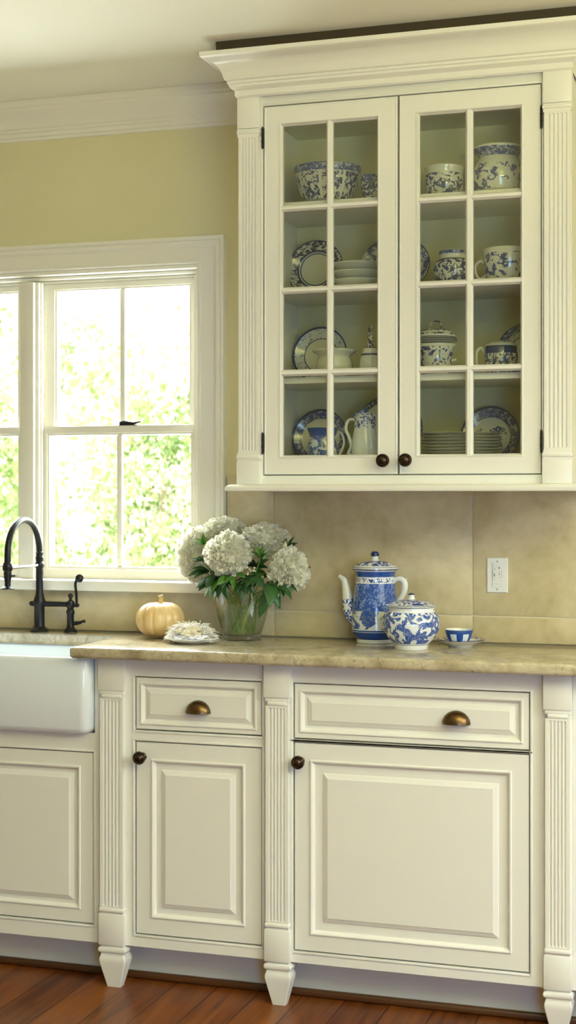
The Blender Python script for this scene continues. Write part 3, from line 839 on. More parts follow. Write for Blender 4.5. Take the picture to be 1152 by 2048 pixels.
t = vessel('sugar_bowl', 'round white bowl with a blue landscape print on the top right shelf', 'bowl', 889, Y, z, shell([(.032, 0, 0), (.034, .003, 0), (.034, .007, 0), (.046, .017, 1), (.0535, H*.50, 2), (.051, H*.78, 0), (.0505, H*.86, 0), (.0535, H*.92, 0), (.054, H, 0)], .003), [CC, P_FL, P_SC])
H = zpx(996, 297, Y, z)
t = vessel('soup_tureen', 'large round blue and white tureen with flared rim, right end of top shelf', 'tureen', 997, Y, z, shell([(.040, 0, 0), (.043, .004, 1), (.045, .010, 0), (.060, .018, 2), (.069, H*.34, 2), (.070, H*.50, 2), (.064, H*.64, 0), (.055, H*.74, 0), (.0515, H*.80, 3), (.055, H*.86, 3), (.066, H*.92, 3), (.068, H*.96, 0), (.067, H, 0)], .003), [CC, P_RIM, P_FL2, P_RIM])
for sgn in (-1, 1):
    handle_loop(t, [(sgn*.063, 0, H*.62), (sgn*.074, 0, H*.66), (sgn*.076, 0, H*.48), (sgn*.066, 0, H*.38)], .005, P_FL2, 'side_handle')
# --- second shelf
z = SH[2]
bl3 = [(.56, 0), (.60, 2), (.64, 0), (.70, 2), (.95, 3), (.98, 1), (1.01, 4)]
standing_plate('dinner_plate', 'plate with dark leafy border standing at the left of the second shelf', 633, 523, 57, 4.030, z, bl3, [CC, P_RIM3, CDK, P_RIM3, CDK])
Y = 3.90
for i in range(3):
    st = thing('soup_plate', (X(714, Y), Y, z+.0002+i*.0225), 'plain white deep plate, '+['bottom', 'middle', 'top'][i]+' of the stack of three on the second shelf', 'plate', 'white deep plates stacked on the second shelf')
    R = .074-i*.001
    m = MB().lathe([(r, zz, 0) for r, zz in ((.0001, 0), (.036, 0), (.038, .002), (.052, .006), (.058, .014), (R*.97, .020), (R, .0225), (R-.001, .024), (R*.93, .0225), (.056, .0165), (.048, .008), (.0001, .0045))], n=56)
    m.build('plate_body', CC, st, ang=45)
standing_plate('oval_platter', 'oval blue-bordered platter standing behind the middle door stiles, second shelf', 792, 517, 57, 4.030, z, [(.50, 0), (.60, 1), (.64, 0), (.80, 2), (.92, 1), (.97, 3), (1.01, 4)], [CC, P_RIM, P_FL2, P_FL, CDK], 'platter', sx=1.25)
Y = 3.91; H = zpx(905, 503, Y, z)
vessel('ginger_jar', 'dark floral blue and white jar with a short neck on the second shelf', 'jar', 907, Y, z, shell([(.040, 0, 0), (.042, .003, 1), (.050, H*.15, 1), (.0545, H*.45, 1), (.053, H*.62, 1), (.046, H*.72, 2), (.040, H*.76, 0), (.037, H*.80, 0), (.037, H*.88, 0), (.0385, H*.90, 3), (.0385, H*.99, 3), (.037, H, 3)], .003), [CC, P_FL, CDK, P_RIM])
Y = 3.90; H = zpx(1012, 500, Y, z)
t = vessel('breakfast_cup', 'big white cup with blue blossoms and ring handle, right end of second shelf', 'cup', 1016, Y, z, shell([(.036, 0, 0), (.038, .004, 0), (.052, .010, 1), (.060, H*.35, 1), (.064, H*.65, 2), (.0655, H*.85, 0), (.066, H, 0)], .0025), [CC, P_FL2, P_FL2])
handle_loop(t, [(-.060, 0, H*.62), (-.072, 0, H*.70), (-.086, 0, H*.55), (-.082, 0, H*.26), (-.070, 0, H*.18), (-.056, 0, H*.30)], .0035, CC)
# --- third shelf
z = SH[1]
standing_plate('dinner_plate', 'pale plate with thin blue rings standing at the left of the third shelf', 642, 686, 56, 4.030, z, [(.60, 0), (.63, 2), (.95, 1), (1.01, 2)], [CC, P_RIM2, CDK])
Y = 3.90; H = zpx(668, 701, Y, z)
t = vessel('casserole_dish', 'plain cream flared-rim bowl in front of the pale ringed plate', 'bowl', 669, Y, z, shell([(.030, 0, 0), (.034, .004, 0), (.044, .012, 0), (.050, H*.45, 0), (.047, H*.66, 0), (.043, H*.76, 0), (.046, H*.84, 0), (.057, H*.92, 0), (.060, H*.96, 0), (.059, H, 0)], .003), [CC])
m = MB().box(-.060, -.045, -.008, .008, H*.10, H*.22, .003); m.build('lug_handle', CC, t)
Y = 3.89; H = zpx(740, 700, Y, z)
t = vessel('lidded_pot', 'small cream lidded pot with a dark patterned figure knob, third shelf', 'pot', 741, Y, z, shell([(.022, 0, 0), (.028, .006, 0), (.0305, H*.45, 0), (.028, H*.72, 0), (.024, H*.80, 0)], .003), [CC])
m = MB().lathe([(.0001, H*.80, 0), (.0235, H*.80, 1), (.0245, H*.86, 0), (.021, H*1.0, 0), (.020, H*1.05, 1), (.017, H*1.08, 0), (.0001, H*1.10, 0)], n=32); m.build('lid', [CC, CDK], t)
m = MB().lathe([(.0085, H*1.06, 0), (.0095, H*1.1, 0), (.008, H*1.4, 0), (.006, H*1.6, 0), (.0065, H*1.75, 0), (.004, H*1.86, 0), (.0001, H*1.9, 0)], n=16); m.build('lid_knob', P_RIM3, t)
standing_plate('dinner_plate', 'blue-rimmed plate mostly hidden behind the middle stiles on the third shelf', 812, 686, 55, 4.035, z, [(.60, 0), (.64, 2), (.95, 1), (1.01, 2)], [CC, P_RIM, CDK])
Y = 3.90; H = zpx(872, 690, Y, z)
t = vessel('tea_bowl', 'white bowl with blue sprays and lug handle carrying stacked saucers, third shelf', 'bowl', 873, Y, z, shell([(.030, 0, 0), (.032, .003, 0), (.038, H*.22, 1), (.041, H*.55, 1), (.044, H*.80, 2), (.050, H*.92, 0), (.051, H, 0)], .003), [CC, P_FL2, P_SC])
m = MB().tube([(.038, 0, H*.5), (.050, 0, H*.52), (.055, 0, H*.53)], [.004, .003, .0045], 8); m.build('lug_handle', CC, t)
zz = z+H+.0035
for i in range(3):
    stt = thing('saucer', (X(872, Y), Y, zz), ['lowest', 'middle', 'top'][i]+' grey-rimmed saucer stacked on the white bowl with blue sprays', 'saucer', 'saucers stacked on the third shelf bowl')
    R = [.058, .057, .054][i]
    MB().lathe([(.0001, 0, 0), (.028, 0, 0), (.030, .0015, 0), (R*.97, .005, 1), (R, .0062, 1), (R*.97, .0072, 0), (.03, .0035, 0), (.0001, .003, 0)], n=48).build('saucer_body', [CC, CDK], stt, ang=50)
    zz += .0048
ld = thing('pot_lid', (X(872, Y), Y, zz+.0025), 'grey-banded domed lid with a wire-thin loop handle on top of the saucers', 'lid')
MB().lathe([(.0001, 0, 0), (.052, 0, 0), (.053, .004, 1), (.050, .008, 1), (.047, .010, 0), (.045, .014, 1), (.036, .018, 1), (.02, .0205, 0), (.0001, .021, 0)], n=48).build('lid_dome', [CC, P_RIM3], ld, ang=50)
handle_loop(ld, [(-.014, 0, .018), (-.016, 0, .030), (-.010, 0, .040), (0, 0, .043), (.010, 0, .040), (.015, 0, .030), (.012, 0, .019)], .0016, P_RIM3, 'loop_handle', 8)
Y = 3.90; H = zpx(1002, 693, Y, z)
t = vessel('sugar_pot', 'lidded blue patterned pot with two ring handles, right end of third shelf', 'pot', 1002, Y, z, shell([(.030, 0, 0), (.034, .004, 1), (.042, H*.30, 1), (.0445, H*.66, 1), (.0435, H*.74, 2), (.0425, H*.95, 2), (.041, H, 2)], .003), [CC, P_FL, CDK])
MB().lathe([(.0001, H+.001, 0), (.042, H+.001, 0), (.0425, H+.003, 0), (.036, H+.008, 1), (.022, H+.013, 1), (.008, H+.0155, 0), (.0001, H+.016, 0)], n=40).build('lid', [CC, P_RIM2], t, ang=50)
for sgn in (-1, 1):
    handle_loop(t, [(sgn*.042, 0, H*.80), (sgn*.052, 0, H*.97), (sgn*.063, 0, H*.85), (sgn*.064, 0, H*.5), (sgn*.056, 0, H*.2), (sgn*.044, 0, H*.28)], .0038, CC)
standing_plate('dinner_plate', 'plate with broad blue fan border standing at the right end of the third shelf', 1050, 672, 54, 4.035, z, [(.55, 0), (.60, 1), (.78, 2), (.98, 1), (1.01, 3)], [CC, P_RIM, P_RIM2, CDK])
# --- bottom shelf
z = SH[0]
standing_plate('dinner_plate', 'plate with broad blue border standing at the left of the bottom shelf', 642, 852, 57, 4.030, z, [(.70, 0), (.73, 2), (.95, 1), (1.01, 3)], [CC, P_RIM, P_RIM, CDK])
Y = 3.89; H = zpx(645, 856, Y, z)
t = vessel('cream_jug', 'squat blue and white jug with flared navy rim in front of the broad-bordered plate', 'jug', 645, Y, z, shell([(.032, 0, 0), (.034, .004, 1), (.041, H*.25, 1), (.042, H*.45, 1), (.036, H*.68, 1), (.0345, H*.78, 2), (.040, H*.93, 2), (.0425, H, 2)], .003), [CC, P_JAR, CB])
handle_loop(t, [(.034, 0, H*.72), (.050, 0, H*.88), (.062, -.004, H*.62), (.050, -.004, H*.30), (.040, 0, H*.22)], .0035, CC)
Y = 3.865; H = zpx(729, 828, Y, z)
t = vessel('pitcher', 'tall white pitcher with a blue scroll collar and curly handle, bottom shelf', 'pitcher', 730, Y, z, shell([(.033, 0, 0), (.036, .004, 0), (.0375, H*.22, 0), (.034, H*.5, 0), (.0285, H*.72, 1), (.0275, H*.88, 1), (.031, H*.985, 1), (.0315, H, 1)], .0025), [CW, P_BAND])
handle_loop(t, [(-.027, 0, H*.90), (-.046, 0, H*.88), (-.053, 0, H*.72), (-.044, 0, H*.55), (-.038, 0, H*.38), (-.046, 0, H*.24), (-.036, 0, H*.22)], [.004, .0045, .004], CW)
standing_plate('dinner_plate', 'large plate with a thin blue rim behind the white pitcher and door stiles', 779, 864, 70, 4.035, z, [(.62, 0), (.86, 1), (.985, 2), (1.01, 3)], [CC, CC, P_RIM, CDK])
Y = 3.895
names = ['bottom', 'second from bottom', 'third from bottom', 'fourth from bottom', 'fifth from bottom', 'fifth from top', 'fourth from top', 'third from top', 'second from top', 'top']
# wide stack
for i in range(10):
    stt = thing('dinner_plate', (X(922, Y), Y, z+.0002+i*.0083), 'white plate, '+names[i]+' of the tall plate stack on the bottom shelf', 'plate', 'plates in the tall stack on the bottom shelf')
    R = .1105+random.uniform(-.0008, .0008)
    MB().lathe([(.0001, 0, 0), (.055, 0, 0), (.058, .0015, 0), (R*.8, .003, 0), (R*.975, .0072, 1), (R, .0085, 0), (R*.985, .0097, 0), (R*.95, .0088, 0), (.066, .005, 0), (.0001, .0042, 0)], n=64).build('plate_body', [CC, CDK], stt, ang=50)
t = standing_plate('dinner_plate', 'large blue-bordered plate with a flower spray, standing at the right of bottom shelf', 982, 850, 59, 4.040, z, [(.66, 0), (.68, 2), (.95, 1), (1.01, 3)], [CC, P_RIM, CDK, CDK])
# flower spray as a shallow printed decal disc: blue blobs of petals joined in one mesh
def spray(t, R, seed, sc, zc, lean=10):
    rnd = random.Random(seed); m = MB()
    Mx = Matrix.Translation((0, 0, R*math.cos(math.radians(lean))+.002)) @ Matrix.Rotation(math.radians(90-lean), 4, 'X')
    for c in [(-.3, .0, .13), (.0, -.04, .15), (.24, -.05, .13), (.05, .2, .11), (.24, .24, .13), (.42, .22, .08), (-.42, .16, .08), (-.2, -.2, .1), (.3, -.26, .1), (.0, -.3, .1), (-.48, -.1, .06), (.5, .1, .05), (-.34, .24, .05)]:
        n = 6
        for k in range(n):
            a = k/n*2*PI+rnd.random(); px_ = c[0]+math.cos(a)*c[2]*.6; pz_ = c[1]+math.sin(a)*c[2]*.6; r = c[2]*.42*rnd.uniform(.7, 1.1)
            m.poly([((px_+math.cos(q*PI/4)*r)*R*sc, (pz_+math.sin(q*PI/4)*r*.8)*R*sc, zc+.00008*k) for q in range(8)])
    m.xf(Mx); o = m.build('printed_spray', simple('spray_blue_%d' % seed, (.035, .055, .22), .2), t); return o
spray(t, 59*S(982, 4.04), 3, 1.0, .0006)

# --- coffee pot
Y = 4.000; px = 750; s = S(px, Y); z = CT_Z+.0003
pot = thing('coffee_pot', (X(px, Y), Y, z), 'tall blue and white china coffee pot with a long white spout, against the backsplash', 'coffee pot')
zb = 1286.5
def pp(r, y, mi): return (r*s, max(0, (zb-y)*s), mi)
body = [pp(36, 1286.5, 0), pp(37, 1286, 0), pp(37, 1279, 1), pp(38, 1277.5, 2), pp(43, 1270, 2), pp(46, 1264, 0), pp(46.3, 1263, 2), pp(46.6, 1260, 0), pp(46.6, 1258, 3), pp(47, 1240, 3), pp(46, 1222, 4), pp(43.5, 1200, 4), pp(41, 1182, 4), pp(39.3, 1168, 0), pp(39, 1166, 5), pp(38.6, 1157, 0), pp(38.6, 1155, 2), pp(40, 1148, 6), pp(42, 1144, 0), pp(42, 1143, 0)]
MB().lathe(shell(body, .0035), n=64).build('body', [CW, CDK, CB, P_MOT, P_POT, P_BAND, CB], pot, ang=45)
lid = [pp(.1, 1143, 0), pp(44, 1143, 0), pp(46, 1141.5, 1), pp(46, 1139.5, 0), pp(46, 1137, 1), pp(45, 1136, 0), pp(42, 1134, 0), pp(40, 1133, 2), pp(32, 1128, 2), pp(20, 1125, 2), pp(10, 1124, 0), pp(8, 1123, 0), pp(6, 1119, 0), pp(7.5, 1115, 1), pp(8.5, 1113.5, 1), pp(8.5, 1110, 3), pp(6, 1106, 3), pp(.1, 1104.5, 3)]
MB().lathe([(a, b_+.0005, c) for a, b_, c in lid], n=64).build('lid', [CW, CNV, P_LID, CDK], pot, ang=40)
def q(dx, y, dy=0): return (dx*s, dy, (zb-y)*s)
p = smooth([q(-38, 1243), q(-50, 1232), q(-55, 1215), q(-57, 1198), q(-60, 1178), q(-64, 1164), q(-71, 1158), q(-75, 1156)], 6)
k0 = len(p)//3
rr = lerp_list([15*s, 13*s, 11.5*s, 10.5*s, 8*s, 6.5*s, 5*s, 4.5*s], len(p))
MB().tube(p, rr, 20).build('spout', CW, pot)
MB().tube(p[:k0+4], [a*1.012 for a in rr[:k0+4]], 20, cap=False).build('spout_pattern', P_LID, pot)
p = smooth([q(37, 1165), q(44, 1160), q(54, 1160), q(61, 1168), q(60, 1182), q(54, 1196), q(45, 1208), q(40, 1212)], 6)
h_ = MB().tube(p, lerp_list([5*s, 6*s, 6.5*s, 6*s, 5*s], len(p)), 14)
h_.tube([q(52, 1161), q(60, 1161), q(66, 1161)], [5*s, 3.5*s, 1.5*s], 10)
h_.build('handle', CW, pot)
# --- lidded jar
Y = 3.850; px = 823; s = S(px, Y); zb = 1303
def base_y(px, Y): return HY+(HC-CT_Z)/S(px, Y)
zb = base_y(px, Y)
off = zb-1301
def pj(r, y, mi): return (r*s, max(0, (zb-(y+off))*s), mi)
jar = thing('ginger_jar', (X(px, Y), Y, z), 'squat lidded blue and white china jar in front of the coffee pot', 'jar')
body = [pj(33, 1301, 0), pj(34, 1300, 0), pj(34, 1292, 0), pj(34.5, 1291, 1), pj(35, 1290, 0), pj(37, 1288, 2), pj(47, 1278, 2), pj(54, 1264, 2), pj(57, 1250, 2), pj(55, 1238, 2), pj(50, 1230, 3), pj(47, 1226, 0), pj(45, 1223, 0), pj(46, 1217, 1), pj(46, 1216, 0)]
MB().lathe(shell(body, .0035), n=64).build('body', [CW, CDK, P_JAR, P_LID], jar, ang=45)
lid = [pj(.1, 1216, 0), pj(50, 1216, 0), pj(52.5, 1214.5, 0), pj(52.5, 1213.5, 1), pj(51, 1212.5, 0), pj(47, 1211.5, 2), pj(38, 1207, 2), pj(24, 1203.5, 2), pj(10, 1202, 0), pj(6.5, 1201, 0), pj(5.5, 1195, 0), pj(6.5, 1193, 1), pj(6, 1190, 1), pj(.1, 1188.5, 1)]
MB().lathe([(a, b_+.0005, c) for a, b_, c in lid], n=64).build('lid', [CW, CNV, P_LID], jar, ang=40)
# --- cup and saucer
Y = 3.965; px = 921; s = S(px, Y)
sa = thing('saucer', (X(px, Y), Y, z), 'blue-bordered china saucer under the small cup on the counter', 'saucer')
MB().lathe([(a*s, b_*s, c) for a, b_, c in ((.1, 0, 0), (24, 0, 0), (25, 2, 0), (34, 6, 0), (45, 11, 0), (48, 13, 1), (48, 14.5, 1), (46, 14.3, 2), (34, 10, 2), (24, 6, 0), (.1, 5, 0))], n=56).build('saucer_body', [CW, CNV, P_LID], sa, ang=50)
cup = thing('teacup', (X(918, Y), Y, z+5.4*s), 'small china cup with blue and white panels sitting on the counter saucer', 'cup')
prof = shell([(17*s, 0, 0), (18*s, 1*s, 1), (20*s, 4*s, 2), (24*s, 12*s, 2), (26.5*s, 20*s, 1), (28*s, 26*s, 1), (28.5*s, 28*s, 1)], .0018)
def cupmf(i, j):
    k = prof[i][2]
    if k == 2: return 0 if (j % 10) < 5 else 1
    return k
MB().lathe(prof, n=60, mf=cupmf).build('body', [CW, CB, CB], cup, ang=45)

# ---------------------------------------------------------------- outlet
ox0, ox1 = X(974, YT), X(1016, YT); oz0, oz1 = Z(995, 1185.5, YT), Z(995, 1115.5, YT)
ou = thing('electrical_outlet', ((ox0+ox1)/2, YT, (oz0+oz1)/2), 'white wall outlet plate on the beige tile at the right', 'outlet')
w_ = (ox1-ox0)/2; h_ = (oz1-oz0)/2
MB().rings(-w_, w_, -h_, h_, -.0004, [(0, 0), (.0008, .003), (.0022, .0042), (w_*.50, .0042), (w_*.505, .0030), (w_*.55, .0030), (w_*.555, .0055), (w_*.60, .0058)]).build('cover_plate', PLASTIC, ou, ang=30)
m = MB()
for x_, z_, a, b_ in ((.20, .50, .11, .07), (.22, .20, .05, .055), (.20, .06, .09, .05), (.24, -.15, .05, .05), (-.25, .02, .07, .16), (-.22, .42, .03, .08), (-.22, -.3, .02, .06), (-.40, .05, .012, .5), (.42, .1, .012, .4), (.0, .60, .4, .006), (0, -.58, .4, .006)):
    m.box((x_-a/2)*w_*1.0, (x_+a/2)*w_*1.0, -.0068, -.0042, (z_*.85-b_/2)*h_, (z_*.85+b_/2)*h_)
m.build('socket_slot', PLASTICD, ou)
SCR = simple('screw_grey', (.35, .34, .32), .4, metal=.6)
for z_ in (.80, -.80):
    MB().box(-.002, .002, -.0052, -.004, z_*h_-.002, z_*h_+.002, .0006).build('screw', SCR, ou)


# ---------------------------------------------------------------- pumpkin
Y = 3.945; px = 321; s = S(px, Y)
def pumpkin_mat():
    m, nt, b = newmat('pumpkin_skin')
    N = nt.nodes.new; L = nt.links.new
    tc = N('ShaderNodeTexCoord'); n = N('ShaderNodeTexNoise'); n.inputs['Scale'].default_value = 30; n.inputs['Detail'].default_value = 4
    mp = N('ShaderNodeMapping'); mp.inputs['Scale'].default_value = (1, 1, .25)
    L(tc.outputs['Object'], mp.inputs['Vector']); L(mp.outputs[0], n.inputs['Vector'])
    r = N('ShaderNodeValToRGB'); e = r.color_ramp.elements
    e[0].position = .3; e[0].color = (.56, .37, .155, 1); e[1].position = .7; e[1].color = (.76, .56, .29, 1)
    L(n.outputs['Fac'], r.inputs['Fac']); L(r.outputs['Color'], b.inputs['Base Color']); b.inputs['Roughness'].default_value = .28
    return m
pk = thing('pumpkin', (X(px, Y), Y, z), 'small pale orange ribbed pumpkin on the counter below the window', 'pumpkin')
R = 49*s; HH = 72*s; rows = []
for i in range(33):
    th = PI*i/32; rows.append([])
    for j in range(120):
        a = 2*PI*j/120; c = abs(math.sin(a*13/2+.4)); rib = 1-.085*(1-c)**2.2*math.sin(th)**.5
        rad = R*math.sin(th)**.78*rib; zc = HH*.5-HH*.5*math.cos(th)
        dim = math.exp(-(rad/(R*.28))**2)
        zz = zc-(dim*HH*.10 if th > PI/2 else -dim*HH*.06)
        rows[-1].append((max(rad, 1e-4)*math.cos(a), max(rad, 1e-4)*math.sin(a), zz))
MB().grid(rows, cu=True, cap0=True, cap1=True).build('pumpkin_body', pumpkin_mat(), pk, ang=80)
pth = smooth([(0, 0, HH*.88), (.001, 0, HH*.98), (.003, -.002, HH*1.08), (.001, -.003, HH*1.17)], 5)
m = MB(); m.tube(pth, lerp_list([.012, .007, .006, .0075], len(pth)), 7)
m.build('stem', simple('pumpkin_stem', (.62, .47, .22), .6, var=.35), pk, ang=25)

# ---------------------------------------------------------------- plate with the papery bloom
Y = 3.825; px = 383; s = S(px, Y)
pt = thing('side_plate', (X(px, Y), Y, z), 'small white rippled plate beside the pumpkin, holding a papery bloom', 'plate')
rows = []
for f, zz in ((.001, 0), (.55, 0), (.6, 1), (.8, 4), (.97, 8), (1.0, 9.5), (.985, 10.5), (.8, 6.5), (.58, 3), (.001, 2.5)):
    rows.append([(f*55*s*(1+.035*math.cos(4*a)*f)*math.cos(a), f*50*s*(1+.035*math.cos(4*a)*f)*math.sin(a), zz*s+.0012*f**4*math.cos(8*a)) for a in [2*PI*j/72 for j in range(72)]])
MB().grid(rows, cu=True, cap0=True, cap1=True).build('plate_body', CW, pt, ang=60)
bl = thing('dried_bloom', (X(383, Y), Y, z+3.4*s), 'papery cream bloom with frayed white strands lying on the small plate', 'flower')
rnd = random.Random(11); m = MB()
for k in range(26):
    a = rnd.uniform(0, 2*PI); d = rnd.uniform(.1, .75); L_ = rnd.uniform(26, 40)*s; W_ = rnd.uniform(9, 15)*s
    cx, cy = d*34*s*math.cos(a), d*24*s*math.sin(a); yaw = rnd.uniform(-.7, .7)+(PI if rnd.random() < .5 else 0); hgt = (1-d*d)*24*s+5*s
    rows = []
    for i in range(9):
        t_ = i/8; w = W_*math.sin(PI*(.08+.88*t_))**.6
        row = []
        for j in range(7):
            u = (j/6-.5)*2
            lx = (t_-.5)*L_; ly = u*w; lz = hgt+(1-u*u)*W_*.45-(t_-.5)**2*L_*.5+rnd.uniform(-1, 1)*.5*s
            row.append((cx+lx*math.cos(yaw)-ly*math.sin(yaw), cy+lx*math.sin(yaw)+ly*math.cos(yaw), max(lz, .6*s)))
        rows.append(row)
    m.grid(rows)
m.build('papery_petals', PAPER, bl, ang=70)
m = MB()
for k in range(520):
    a = rnd.uniform(0, 2*PI); d = math.sqrt(rnd.random())
    x0_, y0_ = d*43*s*math.cos(a), d*28*s*math.sin(a); h0 = max(3, (1-d**4)*30)*s
    L_ = rnd.uniform(8, 26)*s; dirx = rnd.gauss(0, 1)+x0_/(20*s); diry = rnd.gauss(0, .8); dz = rnd.uniform(-.1, 1.5)
    v = Vector((dirx, diry, dz)).normalized()
    side = v.cross(Vector((0, 0, 1))).normalized(); cr = rnd.uniform(-.5, .5)
    P_ = [Vector((x0_, y0_, h0))+v*L_*t_+side*math.sin(t_*4+a)*L_*.18*cr*2+Vector((0, 0, -t_*t_*L_*.35)) for t_ in (0, .25, .5, .75, 1)]
    for p_ in P_: p_.z = max(p_.z, 1.5*s)
    m.tube(P_, [.0009, .0010, .0009, .0007, .0004], 4)
o = m.build('white_strands', FRINGE, bl, ang=None); o['kind'] = 'stuff'

# ---------------------------------------------------------------- vase with flowers
Y = 3.960; px = 484; s = S(px, Y); vz = z
va = thing('glass_vase', (X(px, Y), Y, vz), 'clear tapered glass vase filled with water and green stems', 'vase')
VH = 96*s
out = [(36, 0), (38, 1), (38.5, 5), (39, 9), (42, 20), (48, 40), (53, 62), (56, 80), (57.5, 94), (58, 96.5)]
inn = [(57, 96.8), (56, 94), (54.6, 80), (51.6, 62), (46.6, 40), (40.5, 20), (36, 12), (30, 9), (.1, 8)]
MB().lathe([(.0001, 0, 0)]+[(a*s, b_*s, 0) for a, b_ in out+inn], n=64).build('vase_body', VGLASS, va, ang=60)
MB().lathe([(a*s, b_*s, 0) for a, b_ in ((.1, 8.4), (29.5, 9.4), (35.6, 12.4), (40, 20), (46.1, 40), (50.3, 57), (51.2, 62), (51, 62.6), (.1, 62.6))], n=56).build('water', WATER, va, ang=60)
VC = Vector((X(px, Y), Y, vz))

def leaf_rows(L_, W_, droop=.25, fold=.25, n=7):
    rows = []
    for i in range(n+1):
        t_ = i/n; w = W_*math.sin(PI*min(1, t_**.8))**.85*(1-.12*t_)
        zc = -droop*L_*t_*t_
        rows.append([Vector((t_*L_, -w, zc+w*fold)), Vector((t_*L_, 0, zc)), Vector((t_*L_, w, zc+w*fold))])
    return rows
def frame(d, up=Vector((0, 0, 1)), roll=0):
    d = d.normalized(); y = up.cross(d)
    if y.length < 1e-3: y = Vector((0, 1, 0))
    y.normalize(); zz = d.cross(y)
    M = Matrix((d, y, zz)).transposed().to_4x4()
    return M @ Matrix.Rotation(roll, 4, 'X')
def stem_path(tip, ang, rb, hb=.018):
    """from the vase floor, crossing at the neck, to the tip"""
    base = Vector((rb*math.cos(ang)*s*28, rb*math.sin(ang)*s*28, hb))
    neck = Vector((tip.x*.42, tip.y*.42, 88*s)); 
    if neck.xy.length > 42*s: neck.xy = neck.xy.normalized()*42*s
    return smooth([base, base.lerp(neck, .5)+Vector((0, 0, .002)), neck, neck.lerp(tip, .55)+Vector((0, 0, .004)), tip], 5)
def rel_pt(px_, py_, Y_): return at(px_, py_, Y_)-VC

def blossom(center, R, axis, seed, sq=(1, 1, 1), np_=620):
    """dense ruffled head: petals stand out radially, edges frilled"""
    r_ = random.Random(seed); m = MB()
    prof = [(R*.80*math.sin(PI*i/12), -R*.76*math.cos(PI*i/12)) for i in range(13)]
    m.lathe([(a, b_, 0) for a, b_ in prof], n=20)
    for k in range(np_):
        f = (k+.5)/np_; ph = math.acos(1-1.80*f); th = k*2.39996
        d = Vector((math.sin(ph)*math.cos(th), math.sin(ph)*math.sin(th), math.cos(ph)))
        roll = r_.uniform(0, PI); tilt = r_.uniform(-.45, .45)
        Mx = frame(d, Vector((.3, .2, 1)), roll)
        lob = 1+.07*math.sin(3*th+seed)*math.sin(2.5*ph+seed*2)+.05*math.sin(7*th+seed*3)*math.sin(5*ph)
        L0 = R*.64; L1 = R*lob*r_.uniform(.86, 1.10); W_ = R*r_.uniform(.10, .18)
        rows = []
        phs = r_.uniform(0, 6)
        for i in range(5):
            t_ = i/4; w = W_*(.35+.65*t_)
            row = []
            for j in range(6):
                u = (j/5-.5)*2
                ruf = math.sin(u*6+phs)*W_*.42*t_*t_
                curl = t_*t_*W_*.9*(1 if tilt > 0 else -1)
                row.append(Mx @ Vector((L0+(L1-L0)*t_-abs(u)**2*W_*.35*t_+math.sin(u*11+phs)*W_*.16*t_*t_, u*w, ruf+curl*.6+tilt*t_*W_)))
            rows.append(row)
        m.grid(rows)
    # orient axis: +z -> axis
    A = axis.normalized(); rot = Vector((0, 0, 1)).rotation_difference(A).to_matrix().to_4x4()
    m.xf(Matrix.Translation(center) @ Matrix.Diagonal((*sq, 1)) @ rot)
    return m
FL = [
 ('white flower head at the front centre of the bouquet, facing forward', 456, 1108, 3.880, 45, (-.1, -1, .35), (1, 1, .97), 1),
 ('white flower head at the right of the bouquet, drooping outward', 577, 1140, 3.915, 43, (.4, -.9, .1), (.93, 1, 1.05), 2),
 ('flattened white flower head at the back right top of the bouquet', 529, 1078, 3.985, 50, (.15, -.5, .9), (1, .85, .62), 3),
 ('flattened white flower head at the back top of the bouquet', 447, 1066, 4.000, 44, (-.1, -.3, 1), (1, .85, .70), 4),
 ('softly lit white flower head at the far left, before the window', 393, 1110, 3.985, 47, (-.8, -.6, .3), (.85, .85, 1.12), 5)]
for lb, fx_, fy_, FY, fr, ax, sq, sd in FL:
    f_ = thing('white_flower', VC+Vector((0, 0, .018)), lb, 'flower', 'white flowers in the glass vase')
    K2 = Vector((0, 0, .018)); c = rel_pt(fx_, fy_, FY)-K2; R = fr*S(fx_, FY)
    b_ = blossom(c, R, Vector(ax), sd, sq).build('blossom', PETAL, f_, ang=None, recalc=False)
    tip = c-Vector(ax).normalized()*R*.5
    p = stem_path(tip+K2, sd*1.3, .8); p = [v-K2 for v in p]
    MB().tube(p, .0022, 7).build('stem', STEM, f_)
